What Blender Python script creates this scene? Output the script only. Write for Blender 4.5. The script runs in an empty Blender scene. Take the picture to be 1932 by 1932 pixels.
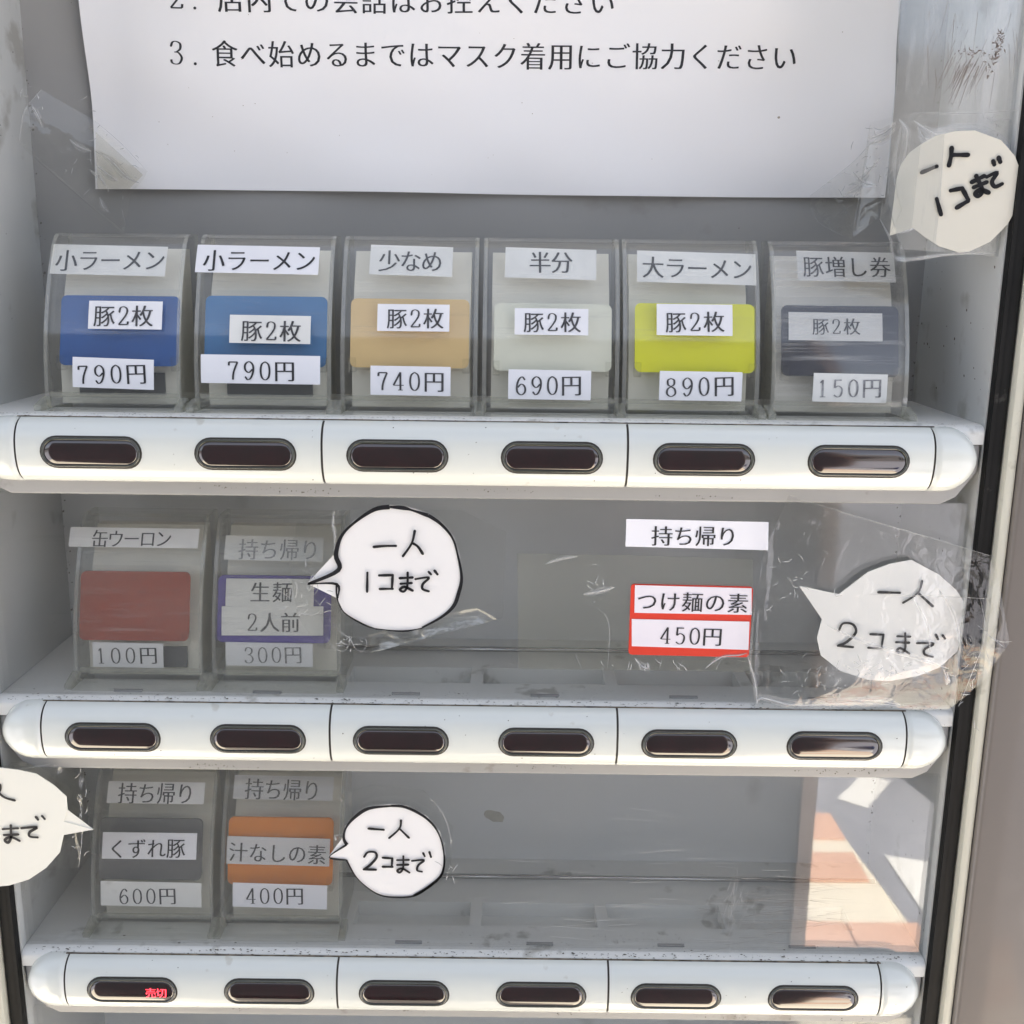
import bpy, bmesh, math, random
from mathutils import Vector, Matrix
random.seed(7)
S = bpy.context.scene
C = S.collection
MM = 0.001

# ------------------------------------------------------------------ camera
CAM = Vector((10.05, -279.3, 47.88))
PITCH, YAW, ROLL, F = .2241, .0008, .0119, 2020.5       # F in pixels of a 1932 px wide picture
ca, sa = math.cos(PITCH), math.sin(PITCH); cb, sb = math.cos(YAW), math.sin(YAW); cc, sc = math.cos(ROLL), math.sin(ROLL)
RX = Matrix(((1, 0, 0), (0, ca, -sa), (0, sa, ca)))
RY = Matrix(((cb, 0, sb), (0, 1, 0), (-sb, 0, cb)))
RZ = Matrix(((cc, -sc, 0), (sc, cc, 0), (0, 0, 1)))
W2C = RZ @ RX @ RY @ Matrix(((1, 0, 0), (0, 0, -1), (0, 1, 0)))   # world -> (right, down, forward)
cd = bpy.data.cameras.new('camera'); camo = bpy.data.objects.new('camera', cd); C.objects.link(camo)
cd.sensor_width = 36; cd.lens = 36 * F / 1932; cd.clip_start = .005; cd.clip_end = 500
R3 = (Matrix(((1, 0, 0), (0, -1, 0), (0, 0, -1))) @ W2C).transposed()
camo.matrix_world = Matrix.Translation(CAM * MM) @ R3.to_4x4()
S.camera = camo

# ------------------------------------------------------------------ light
SUN_EL, SUN_AZ = math.radians(57), math.radians(18)       # sun stands behind the machine, to the right
w = bpy.data.worlds.new('World'); S.world = w; w.use_nodes = True
nt = w.node_tree; bg = nt.nodes['Background']
sky = nt.nodes.new('ShaderNodeTexSky'); sky.sky_type = 'NISHITA'; sky.sun_disc = False
sky.sun_elevation = SUN_EL; sky.sun_rotation = SUN_AZ; sky.dust_density = 4.0; sky.air_density = .8; sky.ozone_density = .3
hs = nt.nodes.new('ShaderNodeHueSaturation'); hs.inputs['Saturation'].default_value = .45     # milky haze
nt.links.new(sky.outputs[0], hs.inputs['Color']); nt.links.new(hs.outputs[0], bg.inputs[0]); bg.inputs[1].default_value = .135
sl = bpy.data.lights.new('sun', 'SUN'); so = bpy.data.objects.new('sun', sl); C.objects.link(so)
sl.energy = 5.0; sl.angle = math.radians(.5); sl.color = (1, .95, .87)
sd = Vector((math.sin(SUN_AZ) * math.cos(SUN_EL), math.cos(SUN_AZ) * math.cos(SUN_EL), math.sin(SUN_EL)))
so.rotation_euler = sd.to_track_quat('Z', 'Y').to_euler(); so.location = sd * 5
S.view_settings.view_transform = 'Standard'; S.view_settings.look = 'None'
S.view_settings.exposure = 1.86; S.view_settings.gamma = 1
S.cycles.transparent_max_bounces = 32; S.cycles.max_bounces = 10; S.cycles.sample_clamp_indirect = 6

def at(u, v, Y=None, Z=None):
    """where the sight line of a picture point meets the plane y=Y or z=Z (mm)"""
    d = W2C.transposed() @ Vector(((u - 966) / F, (v - 966) / F, 1))
    t = (Y - CAM.y) / d.y if Y is not None else (Z - CAM.z) / d.z
    return CAM + d * t

# ------------------------------------------------------------------ materials
def mat(name, col, rough=.5, noise=None, dirt=None, spec=.5, coat=0, metal=0, emit=None, bump=None):
    """noise=(scale, amount)  dirt=(scale, threshold, strength, colour)  bump=(scale, strength, stretch)"""
    m = bpy.data.materials.new(name); m.use_nodes = True; t = m.node_tree; n = t.nodes; l = t.links
    p = n['Principled BSDF']
    p.inputs['Base Color'].default_value = (*col, 1); p.inputs['Roughness'].default_value = rough
    p.inputs['Specular IOR Level'].default_value = spec; p.inputs['Coat Weight'].default_value = coat
    p.inputs['Coat Roughness'].default_value = .06; p.inputs['Metallic'].default_value = metal
    if emit: p.inputs['Emission Color'].default_value = (*emit[:3], 1); p.inputs['Emission Strength'].default_value = emit[3]
    tc = n.new('ShaderNodeTexCoord'); cur = None
    def nz(sc, det=4, stretch=(1, 1, 1), off=0):
        mp = n.new('ShaderNodeMapping'); mp.inputs['Scale'].default_value = stretch; mp.inputs['Location'].default_value = (off, off, off)
        x = n.new('ShaderNodeTexNoise'); x.inputs['Scale'].default_value = sc; x.inputs['Detail'].default_value = det
        l.new(tc.outputs['Object'], mp.inputs['Vector']); l.new(mp.outputs[0], x.inputs['Vector']); return x
    def ramp(src, a, b, c0, c1):
        r = n.new('ShaderNodeValToRGB'); r.color_ramp.elements[0].position = a; r.color_ramp.elements[1].position = b
        r.color_ramp.elements[0].color = (*c0, 1); r.color_ramp.elements[1].color = (*c1, 1); l.new(src, r.inputs[0]); return r
    if noise:
        x = nz(noise[0]); k = noise[1]
        cur = ramp(x.outputs[0], .3, .7, [c * (1 - k) for c in col], [min(1, c * (1 + k)) for c in col]).outputs[0]
    if dirt:
        x = nz(dirt[0], 8, (1, 1, 1) if len(dirt) < 5 else dirt[4], 1.7); y = nz(dirt[0] * .17, 3, (1, 1, 1), 4.)
        mu = n.new('ShaderNodeMath'); mu.operation = 'MULTIPLY'; l.new(x.outputs[0], mu.inputs[0]); l.new(y.outputs[0], mu.inputs[1])
        f = ramp(mu.outputs[0], dirt[1], dirt[1] + .07, (0, 0, 0), (dirt[2],) * 3)
        mx = n.new('ShaderNodeMix'); mx.data_type = 'RGBA'; l.new(f.outputs[0], mx.inputs[0])
        if cur is not None: l.new(cur, mx.inputs[6])
        else: mx.inputs[6].default_value = (*col, 1)
        mx.inputs[7].default_value = (*dirt[3], 1); cur = mx.outputs[2]
    if cur is not None: l.new(cur, p.inputs['Base Color'])
    if bump:
        x = nz(bump[0], 6, bump[2], .5); b = n.new('ShaderNodeBump'); b.inputs['Strength'].default_value = bump[1]; b.inputs['Distance'].default_value = .0005
        l.new(x.outputs[0], b.inputs['Height']); l.new(b.outputs[0], p.inputs['Normal'])
    return m

def clear(name, tint=(.96, .96, .95), haze=.05, hcol=(.75, .75, .72), rough=.05, refl=1.0, ior=1.49, scratch=None, bump=None):
    """clear plastic without refraction: transparent + fresnel gloss + a little scattering from scratches"""
    m = bpy.data.materials.new(name); m.use_nodes = True; t = m.node_tree; n = t.nodes; l = t.links; n.clear()
    out = n.new('ShaderNodeOutputMaterial'); tr = n.new('ShaderNodeBsdfTransparent'); tr.inputs[0].default_value = (*tint, 1)
    gl = n.new('ShaderNodeBsdfGlossy'); gl.inputs['Roughness'].default_value = rough
    df = n.new('ShaderNodeBsdfDiffuse'); df.inputs[0].default_value = (*hcol, 1)
    fr = n.new('ShaderNodeLayerWeight'); fr.inputs['Blend'].default_value = .5      # 'Facing' is the same from both sides
    pw = n.new('ShaderNodeMath'); pw.operation = 'POWER'; pw.inputs[1].default_value = 5; l.new(fr.outputs['Facing'], pw.inputs[0])
    f0 = ((ior - 1) / (ior + 1)) ** 2 * refl
    k = n.new('ShaderNodeMath'); k.operation = 'MULTIPLY_ADD'; k.inputs[1].default_value = min(.9, 1 - f0); k.inputs[2].default_value = f0; k.use_clamp = True; l.new(pw.outputs[0], k.inputs[0])
    m1 = n.new('ShaderNodeMixShader'); m2 = n.new('ShaderNodeMixShader')
    m1.inputs[0].default_value = haze; l.new(tr.outputs[0], m1.inputs[1]); l.new(df.outputs[0], m1.inputs[2])
    l.new(k.outputs[0], m2.inputs[0]); l.new(m1.outputs[0], m2.inputs[1]); l.new(gl.outputs[0], m2.inputs[2]); l.new(m2.outputs[0], out.inputs[0])
    tc = n.new('ShaderNodeTexCoord')
    if scratch:      # (scale, stretch, threshold, strength)
        mp = n.new('ShaderNodeMapping'); mp.inputs['Scale'].default_value = scratch[1]; mp.inputs['Rotation'].default_value = (0, .06, 0)
        x = n.new('ShaderNodeTexNoise'); x.inputs['Scale'].default_value = scratch[0]; x.inputs['Detail'].default_value = 7; x.inputs['Roughness'].default_value = .7
        y = n.new('ShaderNodeTexNoise'); y.inputs['Scale'].default_value = 55; y.inputs['Detail'].default_value = 3
        l.new(tc.outputs['Object'], mp.inputs[0]); l.new(mp.outputs[0], x.inputs[0]); l.new(tc.outputs['Object'], y.inputs[0])
        r = n.new('ShaderNodeMapRange'); r.inputs[1].default_value = scratch[2]; r.inputs[2].default_value = scratch[2] + .15
        r.inputs[3].default_value = 0; r.inputs[4].default_value = scratch[3]; l.new(x.outputs[0], r.inputs[0])
        r2 = n.new('ShaderNodeMapRange'); r2.inputs[1].default_value = .35; r2.inputs[2].default_value = .7; r2.inputs[3].default_value = haze * .6; r2.inputs[4].default_value = haze * 1.6
        l.new(y.outputs[0], r2.inputs[0])
        ad = n.new('ShaderNodeMath'); ad.operation = 'ADD'; ad.use_clamp = True; l.new(r.outputs[0], ad.inputs[0]); l.new(r2.outputs[0], ad.inputs[1]); l.new(ad.outputs[0], m1.inputs[0])
    if bump:
        x = n.new('ShaderNodeTexNoise'); x.inputs['Scale'].default_value = bump[0]; x.inputs['Detail'].default_value = bump[2]
        x.inputs['Distortion'].default_value = bump[3] if len(bump) > 3 else 0
        b = n.new('ShaderNodeBump'); b.inputs['Strength'].default_value = bump[1]; b.inputs['Distance'].default_value = .001
        l.new(tc.outputs['Object'], x.inputs[0]); l.new(x.outputs[0], b.inputs['Height'])
        for q in (gl, fr, df): l.new(b.outputs[0], q.inputs['Normal'])
    return m

LENSIOR = 1.75
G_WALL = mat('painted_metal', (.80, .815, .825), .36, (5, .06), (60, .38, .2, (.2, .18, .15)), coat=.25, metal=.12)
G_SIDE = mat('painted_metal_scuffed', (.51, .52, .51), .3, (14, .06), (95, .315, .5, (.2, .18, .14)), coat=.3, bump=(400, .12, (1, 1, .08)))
SHELF = mat('grey_plastic_shelf', (.74, .745, .72), .38, (20, .05), (150, .345, .5, (.2, .18, .14)))
HOUS = mat('grey_plastic_housing', (.30, .30, .30), .4, (20, .04), (170, .36, .5, (.12, .1, .08)))
WHITE = mat('white_plastic', (.69, .715, .68), .16, (7, .015), (260, .43, .4, (.45, .42, .35)), coat=.6)
SEAM = mat('black_seam', (.035, .03, .025), .7)
GASK = mat('black_rubber', (.009, .009, .009), .6, (60, .3), (300, .38, .15, (.2, .2, .18)), spec=.2)
CREAM = mat('cream_frame_paint', (.56, .55, .47), .35, (10, .05), (160, .36, .5, (.25, .22, .17)))
TAUPE = mat('taupe_frame_paint', (.175, .155, .14), .32, (6, .04), (120, .37, .5, (.2, .17, .13)), coat=.2)
PIT = mat('dark_inside', (.06, .06, .065), .6)
LENS = mat('smoked_red_lens', (.012, .0018, .003), .10, (160, .35), spec=.7, coat=.7)
BEZEL = mat('olive_glass_bezel', (.035, .038, .027), .14, (90, .25), spec=.6, coat=.8)
LED = mat('red_led', (.4, .01, .01), .5, emit=(1, .03, .05, 1.6))
LEDOFF = mat('unlit_led', (.018, .002, .0035), .12, spec=.7)
LEDOFF.node_tree.nodes['Principled BSDF'].inputs['Coat Weight'].default_value = .7
LEDOFF.node_tree.nodes['Principled BSDF'].inputs['IOR'].default_value = 1.75
PAPER = mat('notice_paper', (.88, .87, .87), .75, (5, .012))
LBL = mat('label_paper', (.84, .84, .87), .6, (60, .015))
LBLOLD = mat('label_paper_aged', (.76, .76, .73), .6, (90, .05), (260, .34, .35, (.4, .38, .33)))
LBLHAZE = mat('label_paper_faded', (.84, .84, .83), .6, (120, .06))
BUB = mat('bubble_card', (.80, .79, .79), .6, (30, .01))
BUBC = mat('bubble_card_cream', (.64, .62, .55), .55, (30, .04))
INK = mat('printed_ink', (.022, .022, .026), .55, (900, .5))
INKF = mat('printed_ink_worn', (.06, .06, .065), .6, (900, .6))
INKP = mat('printed_ink_pale', (.27, .27, .28), .6, (900, .5))
PEN = mat('marker_ink', (.010, .010, .013), .35, (500, .5))
BEIGE = mat('button_backing_beige', (.80, .775, .69), .5, (60, .05))
DARKB = mat('button_switch_dark', (.11, .115, .12), .5)
CHROME = mat('steel_rod', (.5, .5, .5), .25, metal=1)
DIRT = mat('grime', (.085, .07, .05), .9)
SCR_D = mat('dark_scratch', (.19, .15, .13), .6)
SCR_L = mat('pale_scratch', (.72, .70, .68), .5)
CLR = clear('clear_acrylic', (.985, .985, .975), .012, rough=.07, refl=1.5, scratch=(260, (.1, 1, 1.6), .60, .16), bump=(40, .02, 2))
CLRF = clear('clear_acrylic_hazed', (.98, .98, .965), .022, (.72, .72, .69), rough=.09, refl=1.2, scratch=(300, (.08, 1, 1.8), .58, .22), bump=(40, .03, 2))
EDGE = clear('clear_acrylic_edge', (.90, .90, .85), .20, (.80, .80, .74), rough=.10, refl=3.5, bump=(60, .08, 2))
PANE = clear('clear_cover_pane', (.99, .99, .985), .020, rough=.05, refl=1.7, scratch=(200, (.06, 1, 1.4), .62, .07), bump=(22, .012, 2))
PANE3 = clear('clear_cover_pane_glossy', (.99, .99, .985), .016, rough=.022, refl=2.6, scratch=(200, (.06, 1, 1.4), .62, .07), bump=(22, .012, 2))
FILM = clear('clear_tape', (.985, .985, .975), .008, (.8, .8, .76), rough=.05, refl=2.2, bump=(130, .5, 3, .8))
FILMY = clear('clear_tape_on_paper', (.95, .93, .87), .10, (.80, .78, .68), rough=.08, refl=1.8, bump=(120, .4, 3, .8))
CREASE = clear('tape_crease_glint', (.95, .95, .94), .5, (.9, .9, .9), rough=.12, refl=5)  # real creases, whitened so their glints sit in the colour
SHEEN = clear('tape_painted_sheen', (.98, .98, .975), .13, (.9, .9, .92), rough=.2, refl=3)  # whitish haze that paints the soft sheen along creases

LENS.node_tree.nodes['Principled BSDF'].inputs['IOR'].default_value = LENSIOR
# ------------------------------------------------------------------ helpers
def link(name, me, m=None, parent=None, **props):
    if m is not None:
        me.materials.clear()
        for q in (m if isinstance(m, (list, tuple)) else [m]): me.materials.append(q)
    o = bpy.data.objects.new(name, me); C.objects.link(o)
    if parent is not None: o.parent = parent
    for k, v in props.items(): o[k] = v
    return o
def mesh(name, V, Fc, smooth=False, mids=None, scale=MM):
    me = bpy.data.meshes.new(name); me.from_pydata([tuple(c * scale for c in v) for v in V], [], Fc); me.validate(); me.update()
    if smooth: me.polygons.foreach_set('use_smooth', [True] * len(me.polygons))
    if mids and len(mids) == len(me.polygons): me.polygons.foreach_set('material_index', mids)
    return me
def fixn(me):
    b = bmesh.new(); b.from_mesh(me); bmesh.ops.recalc_face_normals(b, faces=b.faces); b.to_mesh(me); b.free(); return me
def empty(name, loc, label=None, cat=None, group=None):
    o = bpy.data.objects.new(name, None); C.objects.link(o); o.location = Vector(loc) * MM; o.empty_display_size = .01
    if label: o['label'] = label; o['category'] = cat
    if group: o['group'] = group
    return o
class MB:
    def __init__(s): s.V = []; s.F = []; s.M = []
    def add(s, V, Fc, mi=0):
        b = len(s.V); s.V += [tuple(v) for v in V]; s.F += [tuple(b + i for i in f) for f in Fc]; s.M += [mi] * len(Fc)
    def box(s, x0, x1, y0, y1, z0, z1, mi=0):
        s.add([(x, y, z) for x in (x0, x1) for y in (y0, y1) for z in (z0, z1)],
              [(0, 1, 3, 2), (4, 6, 7, 5), (0, 4, 5, 1), (2, 3, 7, 6), (0, 2, 6, 4), (1, 5, 7, 3)], mi)
    def prism(s, prof, x0, x1, mi=0):     # profile of (y,z), extruded along x
        n = len(prof); V = [(x0, y, z) for y, z in prof] + [(x1, y, z) for y, z in prof]
        s.add(V, [(i, (i + 1) % n, n + (i + 1) % n, n + i) for i in range(n)] + [tuple(range(n))[::-1], tuple(range(n, 2 * n))], mi)
    def tube(s, pts, r, n=6, mi=0):
        pts = [Vector(p) for p in pts]; V = []
        for i, p in enumerate(pts):
            d = (pts[min(i + 1, len(pts) - 1)] - pts[max(i - 1, 0)]).normalized()
            a = d.orthogonal().normalized(); b = d.cross(a); rr = r[i] if isinstance(r, list) else r
            V += [p + (a * math.cos(2 * math.pi * k / n) + b * math.sin(2 * math.pi * k / n)) * rr for k in range(n)]
        Fc = [(i * n + k, i * n + (k + 1) % n, (i + 1) * n + (k + 1) % n, (i + 1) * n + k) for i in range(len(pts) - 1) for k in range(n)]
        s.add(V, Fc + [tuple(range(n)), tuple(range(len(V) - n, len(V)))], mi)
    def make(s, name, m, parent=None, smooth=False, fix=True, org=(0, 0, 0), **props):
        ox = Vector(org); me = mesh(name, [tuple(Vector(v) - ox) for v in s.V], s.F, smooth, s.M)
        if fix: fixn(me)
        return link(name, me, m, parent, **props)
def bevel(o, w, seg=2):
    b = bmesh.new(); b.from_mesh(o.data)
    bmesh.ops.bevel(b, geom=[e for e in b.edges if e.calc_face_angle(0) > .5], offset=w * MM, segments=seg, affect='EDGES', profile=.5)
    b.to_mesh(o.data); b.free()
    for p in o.data.polygons: p.use_smooth = True
    try: o.data.set_sharp_from_angle(angle=math.radians(40))
    except Exception: pass
    return o

def catmull(pts, k=6):
    P = [Vector(p) for p in pts]
    if len(P) < 3: return P
    out = []
    for i in range(len(P) - 1):
        a, b, c, d = P[max(i - 1, 0)], P[i], P[i + 1], P[min(i + 2, len(P) - 1)]
        for j in range(k):
            t = j / k
            out.append(.5 * ((2 * b) + (c - a) * t + (2 * a - 5 * b + 4 * c - d) * t * t + (3 * b - a - 3 * c + d) * t ** 3))
    return out + [P[-1]]
def ribbon(pts, wf):
    """2-D strip along pts, wf(direction, t) = half width; returns verts, quads"""
    V = []; n = len(pts)
    for i, p in enumerate(pts):
        d = (pts[min(i + 1, n - 1)] - pts[max(i - 1, 0)]); d = d.normalized() if d.length > 1e-9 else Vector((1, 0))
        nn = Vector((-d.y, d.x)); h = wf(d, i / max(1, n - 1)); V += [p + nn * h, p - nn * h]
    return V, [(2 * i, 2 * i + 1, 2 * i + 3, 2 * i + 2) for i in range(n - 1)]

# ---- lettering: printed Mincho-like glyphs
DG = {
 '0': [[(.5, 1), (.2, .85), (.1, .5), (.2, .15), (.5, 0), (.8, .15), (.9, .5), (.8, .85), (.5, 1)]],
 '1': [[(.27, .84), (.5, .98)], 'L', [(.5, 1), (.5, 0)], 'L', [(.25, .015), (.77, .015)], 'L'],
 '2': [[(.14, .72), (.22, .93), (.5, 1), (.80, .90), (.82, .68), (.6, .42), (.1, .03)], [(.1, .03), (.9, .03)], 'T', [(.9, .03), (.93, .2)], 'L'],
 '3': [[(.14, .8), (.25, .96), (.5, 1), (.78, .9), (.78, .68), (.55, .55), (.36, .53)], [(.36, .53), (.66, .5), (.88, .28), (.72, .05), (.42, 0), (.18, .06), (.12, .2)]],
 '4': [[(.66, 1), (.04, .28)], 'L', [(.04, .28), (.96, .28)], 'L', [(.66, 1), (.66, 0)], 'L', [(.45, .015), (.87, .015)], 'L'],
 '5': [[(.22, .98), (.82, .98)], 'T', [(.22, .98), (.18, .53)], 'L', [(.18, .53), (.5, .64), (.82, .52), (.87, .3), (.72, .06), (.42, 0), (.12, .12)]],
 '6': [[(.82, .86), (.62, 1), (.34, .88), (.14, .55), (.16, .18), (.5, 0), (.84, .16), (.84, .44), (.54, .6), (.2, .42)]],
 '7': [[(.12, .78), (.14, .97)], 'L', [(.12, .97), (.9, .97)], 'T', [(.9, .97), (.62, .55), (.5, .25), (.48, 0)]],
 '8': [[(.5, 1), (.22, .9), (.24, .66), (.5, .55), (.82, .4), (.86, .14), (.5, 0), (.14, .14), (.18, .4), (.5, .55), (.76, .66), (.78, .9), (.5, 1)]],
}
DG['9'] = [[(1 - x, 1 - y) for x, y in DG['6'][0]]]
DG['.'] = [[(.40, .04), (.60, .04)], 'B']
_gc = {}
def glyph(ch):
    """list of (V2, F) layers in em units, glyph box centred on 0"""
    if ch in _gc: return _gc[ch]
    lay = []
    if ch in DG:
        items = DG[ch]; i = 0
        while i < len(items):
            pts = items[i]; flag = items[i + 1] if i + 1 < len(items) and isinstance(items[i + 1], str) else 'C'
            i += 1 if flag == 'C' else 2
            P = [Vector(((x - .5) * .50, (y - .5) * .80)) for x, y in pts]
            P = catmull(P) if flag == 'C' else [P[0].lerp(P[1], k / 4) for k in range(5)]
            if flag == 'B': wf = lambda d, t: .055 * max(.3, math.sin(math.pi * t)) ** .5
            elif flag == 'T': wf = lambda d, t: .026
            else: wf = lambda d, t: .016 + .027 * abs(d.y) ** 1.4
            V, Fc = ribbon(P, wf); lay.append(([(v.x, v.y) for v in V], Fc))
        if ch in '23569':
            p = items[0][0]; cx, cy = (p[0] - .5) * .5, (p[1] - .5) * .8
            lay.append(([(cx + .04 * math.cos(a * .7854), cy + .04 * math.sin(a * .7854)) for a in range(8)], [tuple(range(8))]))
    else:
        dense = ch in '豚増麺帰着協食始素控話'
        c = bpy.data.curves.new('t', 'FONT'); c.body = ch; c.size = 1; c.offset = -.006 if dense else -.010; c.resolution_u = 3
        ob = bpy.data.objects.new('t', c); C.objects.link(ob); dg = bpy.context.evaluated_depsgraph_get(); dg.update()
        me = bpy.data.meshes.new_from_object(ob.evaluated_get(dg)); bpy.data.objects.remove(ob)
        V = [(v.co.x, v.co.y) for v in me.vertices]; Fc = [tuple(p.vertices) for p in me.polygons]
        kana = ord(ch) < 0x3100
        k = 1.0
        V = [((x - .5) * k, (y - .38) * k) for x, y in V]
        dxs = (-.014, .014) if dense else (-.022, 0, .022)
        if kana: dxs = (-.018, 0, .018)
        for dx in dxs: lay.append(([(x + dx, y) for x, y in V], Fc))
        bpy.data.meshes.remove(me)
    _gc[ch] = lay; return lay
def adv(ch): return .70 if ch in '0123456789' else 1.0
def text_mesh(mb, body, c0, c1, size, fmap, sx=1.0):
    """lay body along the line c0->c1 (centres of its first and last character, (x,z) mm) and map through fmap(x,z,h)"""
    c0 = Vector(c0); c1 = Vector(c1); A = [adv(ch) for ch in body]; pos = [0]
    for i in range(1, len(body)): pos.append(pos[-1] + (A[i - 1] + A[i]) / 2)
    d = (c1 - c0); L = d.length; d.normalize(); n = Vector((-d.y, d.x)); tot = pos[-1] or 1
    li = 0
    for ch, p in zip(body, pos):
        o = c0 + d * (L * p / tot)
        for V, Fc in glyph(ch):
            li += 1; h = .07 + .006 * (li % 5)
            mb.add([fmap(*(o + d * x * size * sx + n * y * size), h) for x, y in V], Fc)

def plane_map(Yf):
    return lambda x, z, h: (x, (Yf(x, z) if callable(Yf) else Yf) - h, z)
def outline_grid(fm, x0, x1, z0, z1, nx, nz):
    V = []; Fc = []
    for j in range(nz + 1):
        for i in range(nx + 1): V.append(fm(x0 + (x1 - x0) * i / nx, z0 + (z1 - z0) * j / nz, 0))
    for j in range(nz):
        for i in range(nx): a = j * (nx + 1) + i; Fc.append((a, a + 1, a + nx + 2, a + nx + 1))
    return V, Fc
def slab(mb, poly, fm, h0, h1, mi=0):
    """closed thin plate: outline poly (x,z) between offsets h0 (back) and h1 (front)"""
    n = len(poly); V = [fm(x, z, h0) for x, z in poly] + [fm(x, z, h1) for x, z in poly]
    mb.add(V, [tuple(range(n)), tuple(range(2 * n - 1, n - 1, -1))] + [(i, n + i, n + (i + 1) % n, (i + 1) % n) for i in range(n)], mi)
def grid_slab(mb, quad, fm, h0, h1, nx=10, nz=3, mi=0):
    """thin sheet that follows fm; quad = bl, br, tr, tl in (x,z)"""
    bl, br, tr, tl = [Vector(q) for q in quad]; V = []
    for h in (h0, h1):
        for j in range(nz + 1):
            for i in range(nx + 1):
                u, v = i / nx, j / nz; p = (bl * (1 - u) + br * u) * (1 - v) + (tl * (1 - u) + tr * u) * v; V.append(fm(p.x, p.y, h))
    N = (nx + 1) * (nz + 1); Fc = []
    for k in (0, 1):
        for j in range(nz):
            for i in range(nx):
                a = k * N + j * (nx + 1) + i; f = (a, a + 1, a + nx + 2, a + nx + 1); Fc.append(f if k else f[::-1])
    rim = [i for i in range(nx + 1)] + [j * (nx + 1) + nx for j in range(1, nz + 1)] + [nz * (nx + 1) + i for i in range(nx - 1, -1, -1)] + [j * (nx + 1) for j in range(nz - 1, 0, -1)]
    for a, b in zip(rim, rim[1:] + rim[:1]): Fc.append((a, b, N + b, N + a))
    mb.add(V, Fc, mi)

ROW = 79.59
def rowz(k): return -ROW * k
HX = 133.5          # half width of the recess
DEPTH = 53.0

# ================================================================== surroundings (seen only as reflections)
GZ = -1250
def ground_sheet(name, pts, z, m):
    return link(name, mesh(name, [(x, y, z) for x, y in pts], [tuple(range(len(pts)))]), m, kind='structure')
PAVE = mat('beige_paving', (.78, .70, .56), .85, (3, .08), bump=(30, .3, (1, 1, 1)))
PINK = mat('pink_paving', (.68, .40, .28), .85, (3, .08))
ROADM = mat('grey_road', (.27, .27, .30), .9, (8, .1))
KERBM = mat('white_kerb', (.80, .78, .74), .8, (4, .05))
FARG = mat('far_ground', (.10, .10, .10), .9, (1, .1))
ground_sheet('ground', [(-60000, -60000), (60000, -60000), (60000, 60000), (-60000, 60000)], GZ - 12, FARG)
ground_sheet('pavement', [(-1400, 600), (-1400, -2110), (790, -2110), (845, -1500), (950, 600)], GZ, PAVE)
ground_sheet('road', [(793, -2114), (848, -1500), (953, 600), (9000, 600), (9000, -9000), (-6000, -9000), (-6000, 600), (-1403, 600), (-1403, -2114)], GZ - 6, ROADM)
for q in ([(870, -1930), (1060, -1880), (1020, -1560), (880, -1570)], [(840, -2200), (940, -2330), (1010, -2300), (900, -2150)], [(500, -2420), (1500, -2520), (1500, -2480), (500, -2380)]):
    ground_sheet('road_marking', q, GZ - 2, KERBM)
for y0, xs in ((-1660, range(100, 820, 150)), (-1930, range(-100, 760, 150)), (-2108, range(-400, 760, 150)), (-1200, range(0, 760, 150))):
    for x0 in xs:
        mb = MB(); mb.box(x0, x0 + 146, y0, y0 + 118, GZ + 1, GZ + 6); mb.make('paving_slab', PINK, kind='structure')
# partition added behind the camera to keep reflections dark, with a wooden post
BLOCKM = mat('blocker_panel', (.014, .016, .02), .8, (2, .15))
POST = mat('brown_wood', (.12, .085, .07), .6, (10, .2))
blk = empty('dark_blocker', (-150, -820, GZ), 'added dark partition panel with brown end post, facing the ticket machine', 'blocker')
mb = MB(); mb.box(-620, 331, -850, -800, GZ, 420); mb.make('panel', BLOCKM, blk, org=(-150, -820, GZ))
mb = MB(); mb.box(331, 347, -860, -790, GZ, 430); mb.make('post', POST, blk, org=(-150, -820, GZ))
mound = empty('added_mound', (1230, -2330, GZ), 'added dark blue bag lying on the road behind the camera', 'mound')  # added, gives the pane reflection a dark blue shape
bm = bmesh.new(); bmesh.ops.create_icosphere(bm, subdivisions=3, radius=1)
for v in bm.verts:
    c = v.co; k_ = 1 + .18 * math.sin(c.x * 5 + c.y * 3) * math.cos(c.z * 4 + c.x * 2); v.co = Vector((c.x * .17 * k_, c.y * .30 * k_, max(-.10, c.z * .14 * k_) + .10))
me = bpy.data.meshes.new('body'); bm.to_mesh(me); bm.free(); me.polygons.foreach_set('use_smooth', [True] * len(me.polygons)); link('body', me, mat('navy_mound', (.02, .04, .10), .8, (8, .4)), mound)
mb = MB(); mb.tube(catmull([(-60, -120, 210), (-30, -60, 290), (30, 40, 300), (70, 120, 215)], 6), 9, 8); link('mound_loop', fixn(mesh('mound_loop', mb.V, mb.F, True)), mat('black_loop', (.02, .02, .02), .8), mound)
# building across the road
bld = empty('shop_building', (1500, -9500, GZ), 'pale two storey building across the road, seen only in reflections', 'building')
BM = mat('pale_render', (.16, .155, .15), .85, (1, .08)); BW = mat('dark_glass', (.03, .035, .04), .15)
mb = MB(); mb.box(-6000, 9000, -13000, -9500, GZ, 1900); mb.make('wall', BM, bld, org=(1500, -9500, GZ))
for i in range(6):
    mb = MB(); mb.box(-4800 + i * 2300, -3500 + i * 2300, -9500, -9460, -500, 900); mb.make('window', BW, bld, org=(1500, -9500, GZ))

# ================================================================== the machine
mach = empty('ticket_machine', (0, 0, GZ), 'white and grey meal ticket vending machine with three rows of selection buttons', 'ticket machine')
MO = (0, 0, GZ)
def mpart(mb, name, m, **k): return mb.make(name, m, mach, org=MO, **k)
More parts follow.
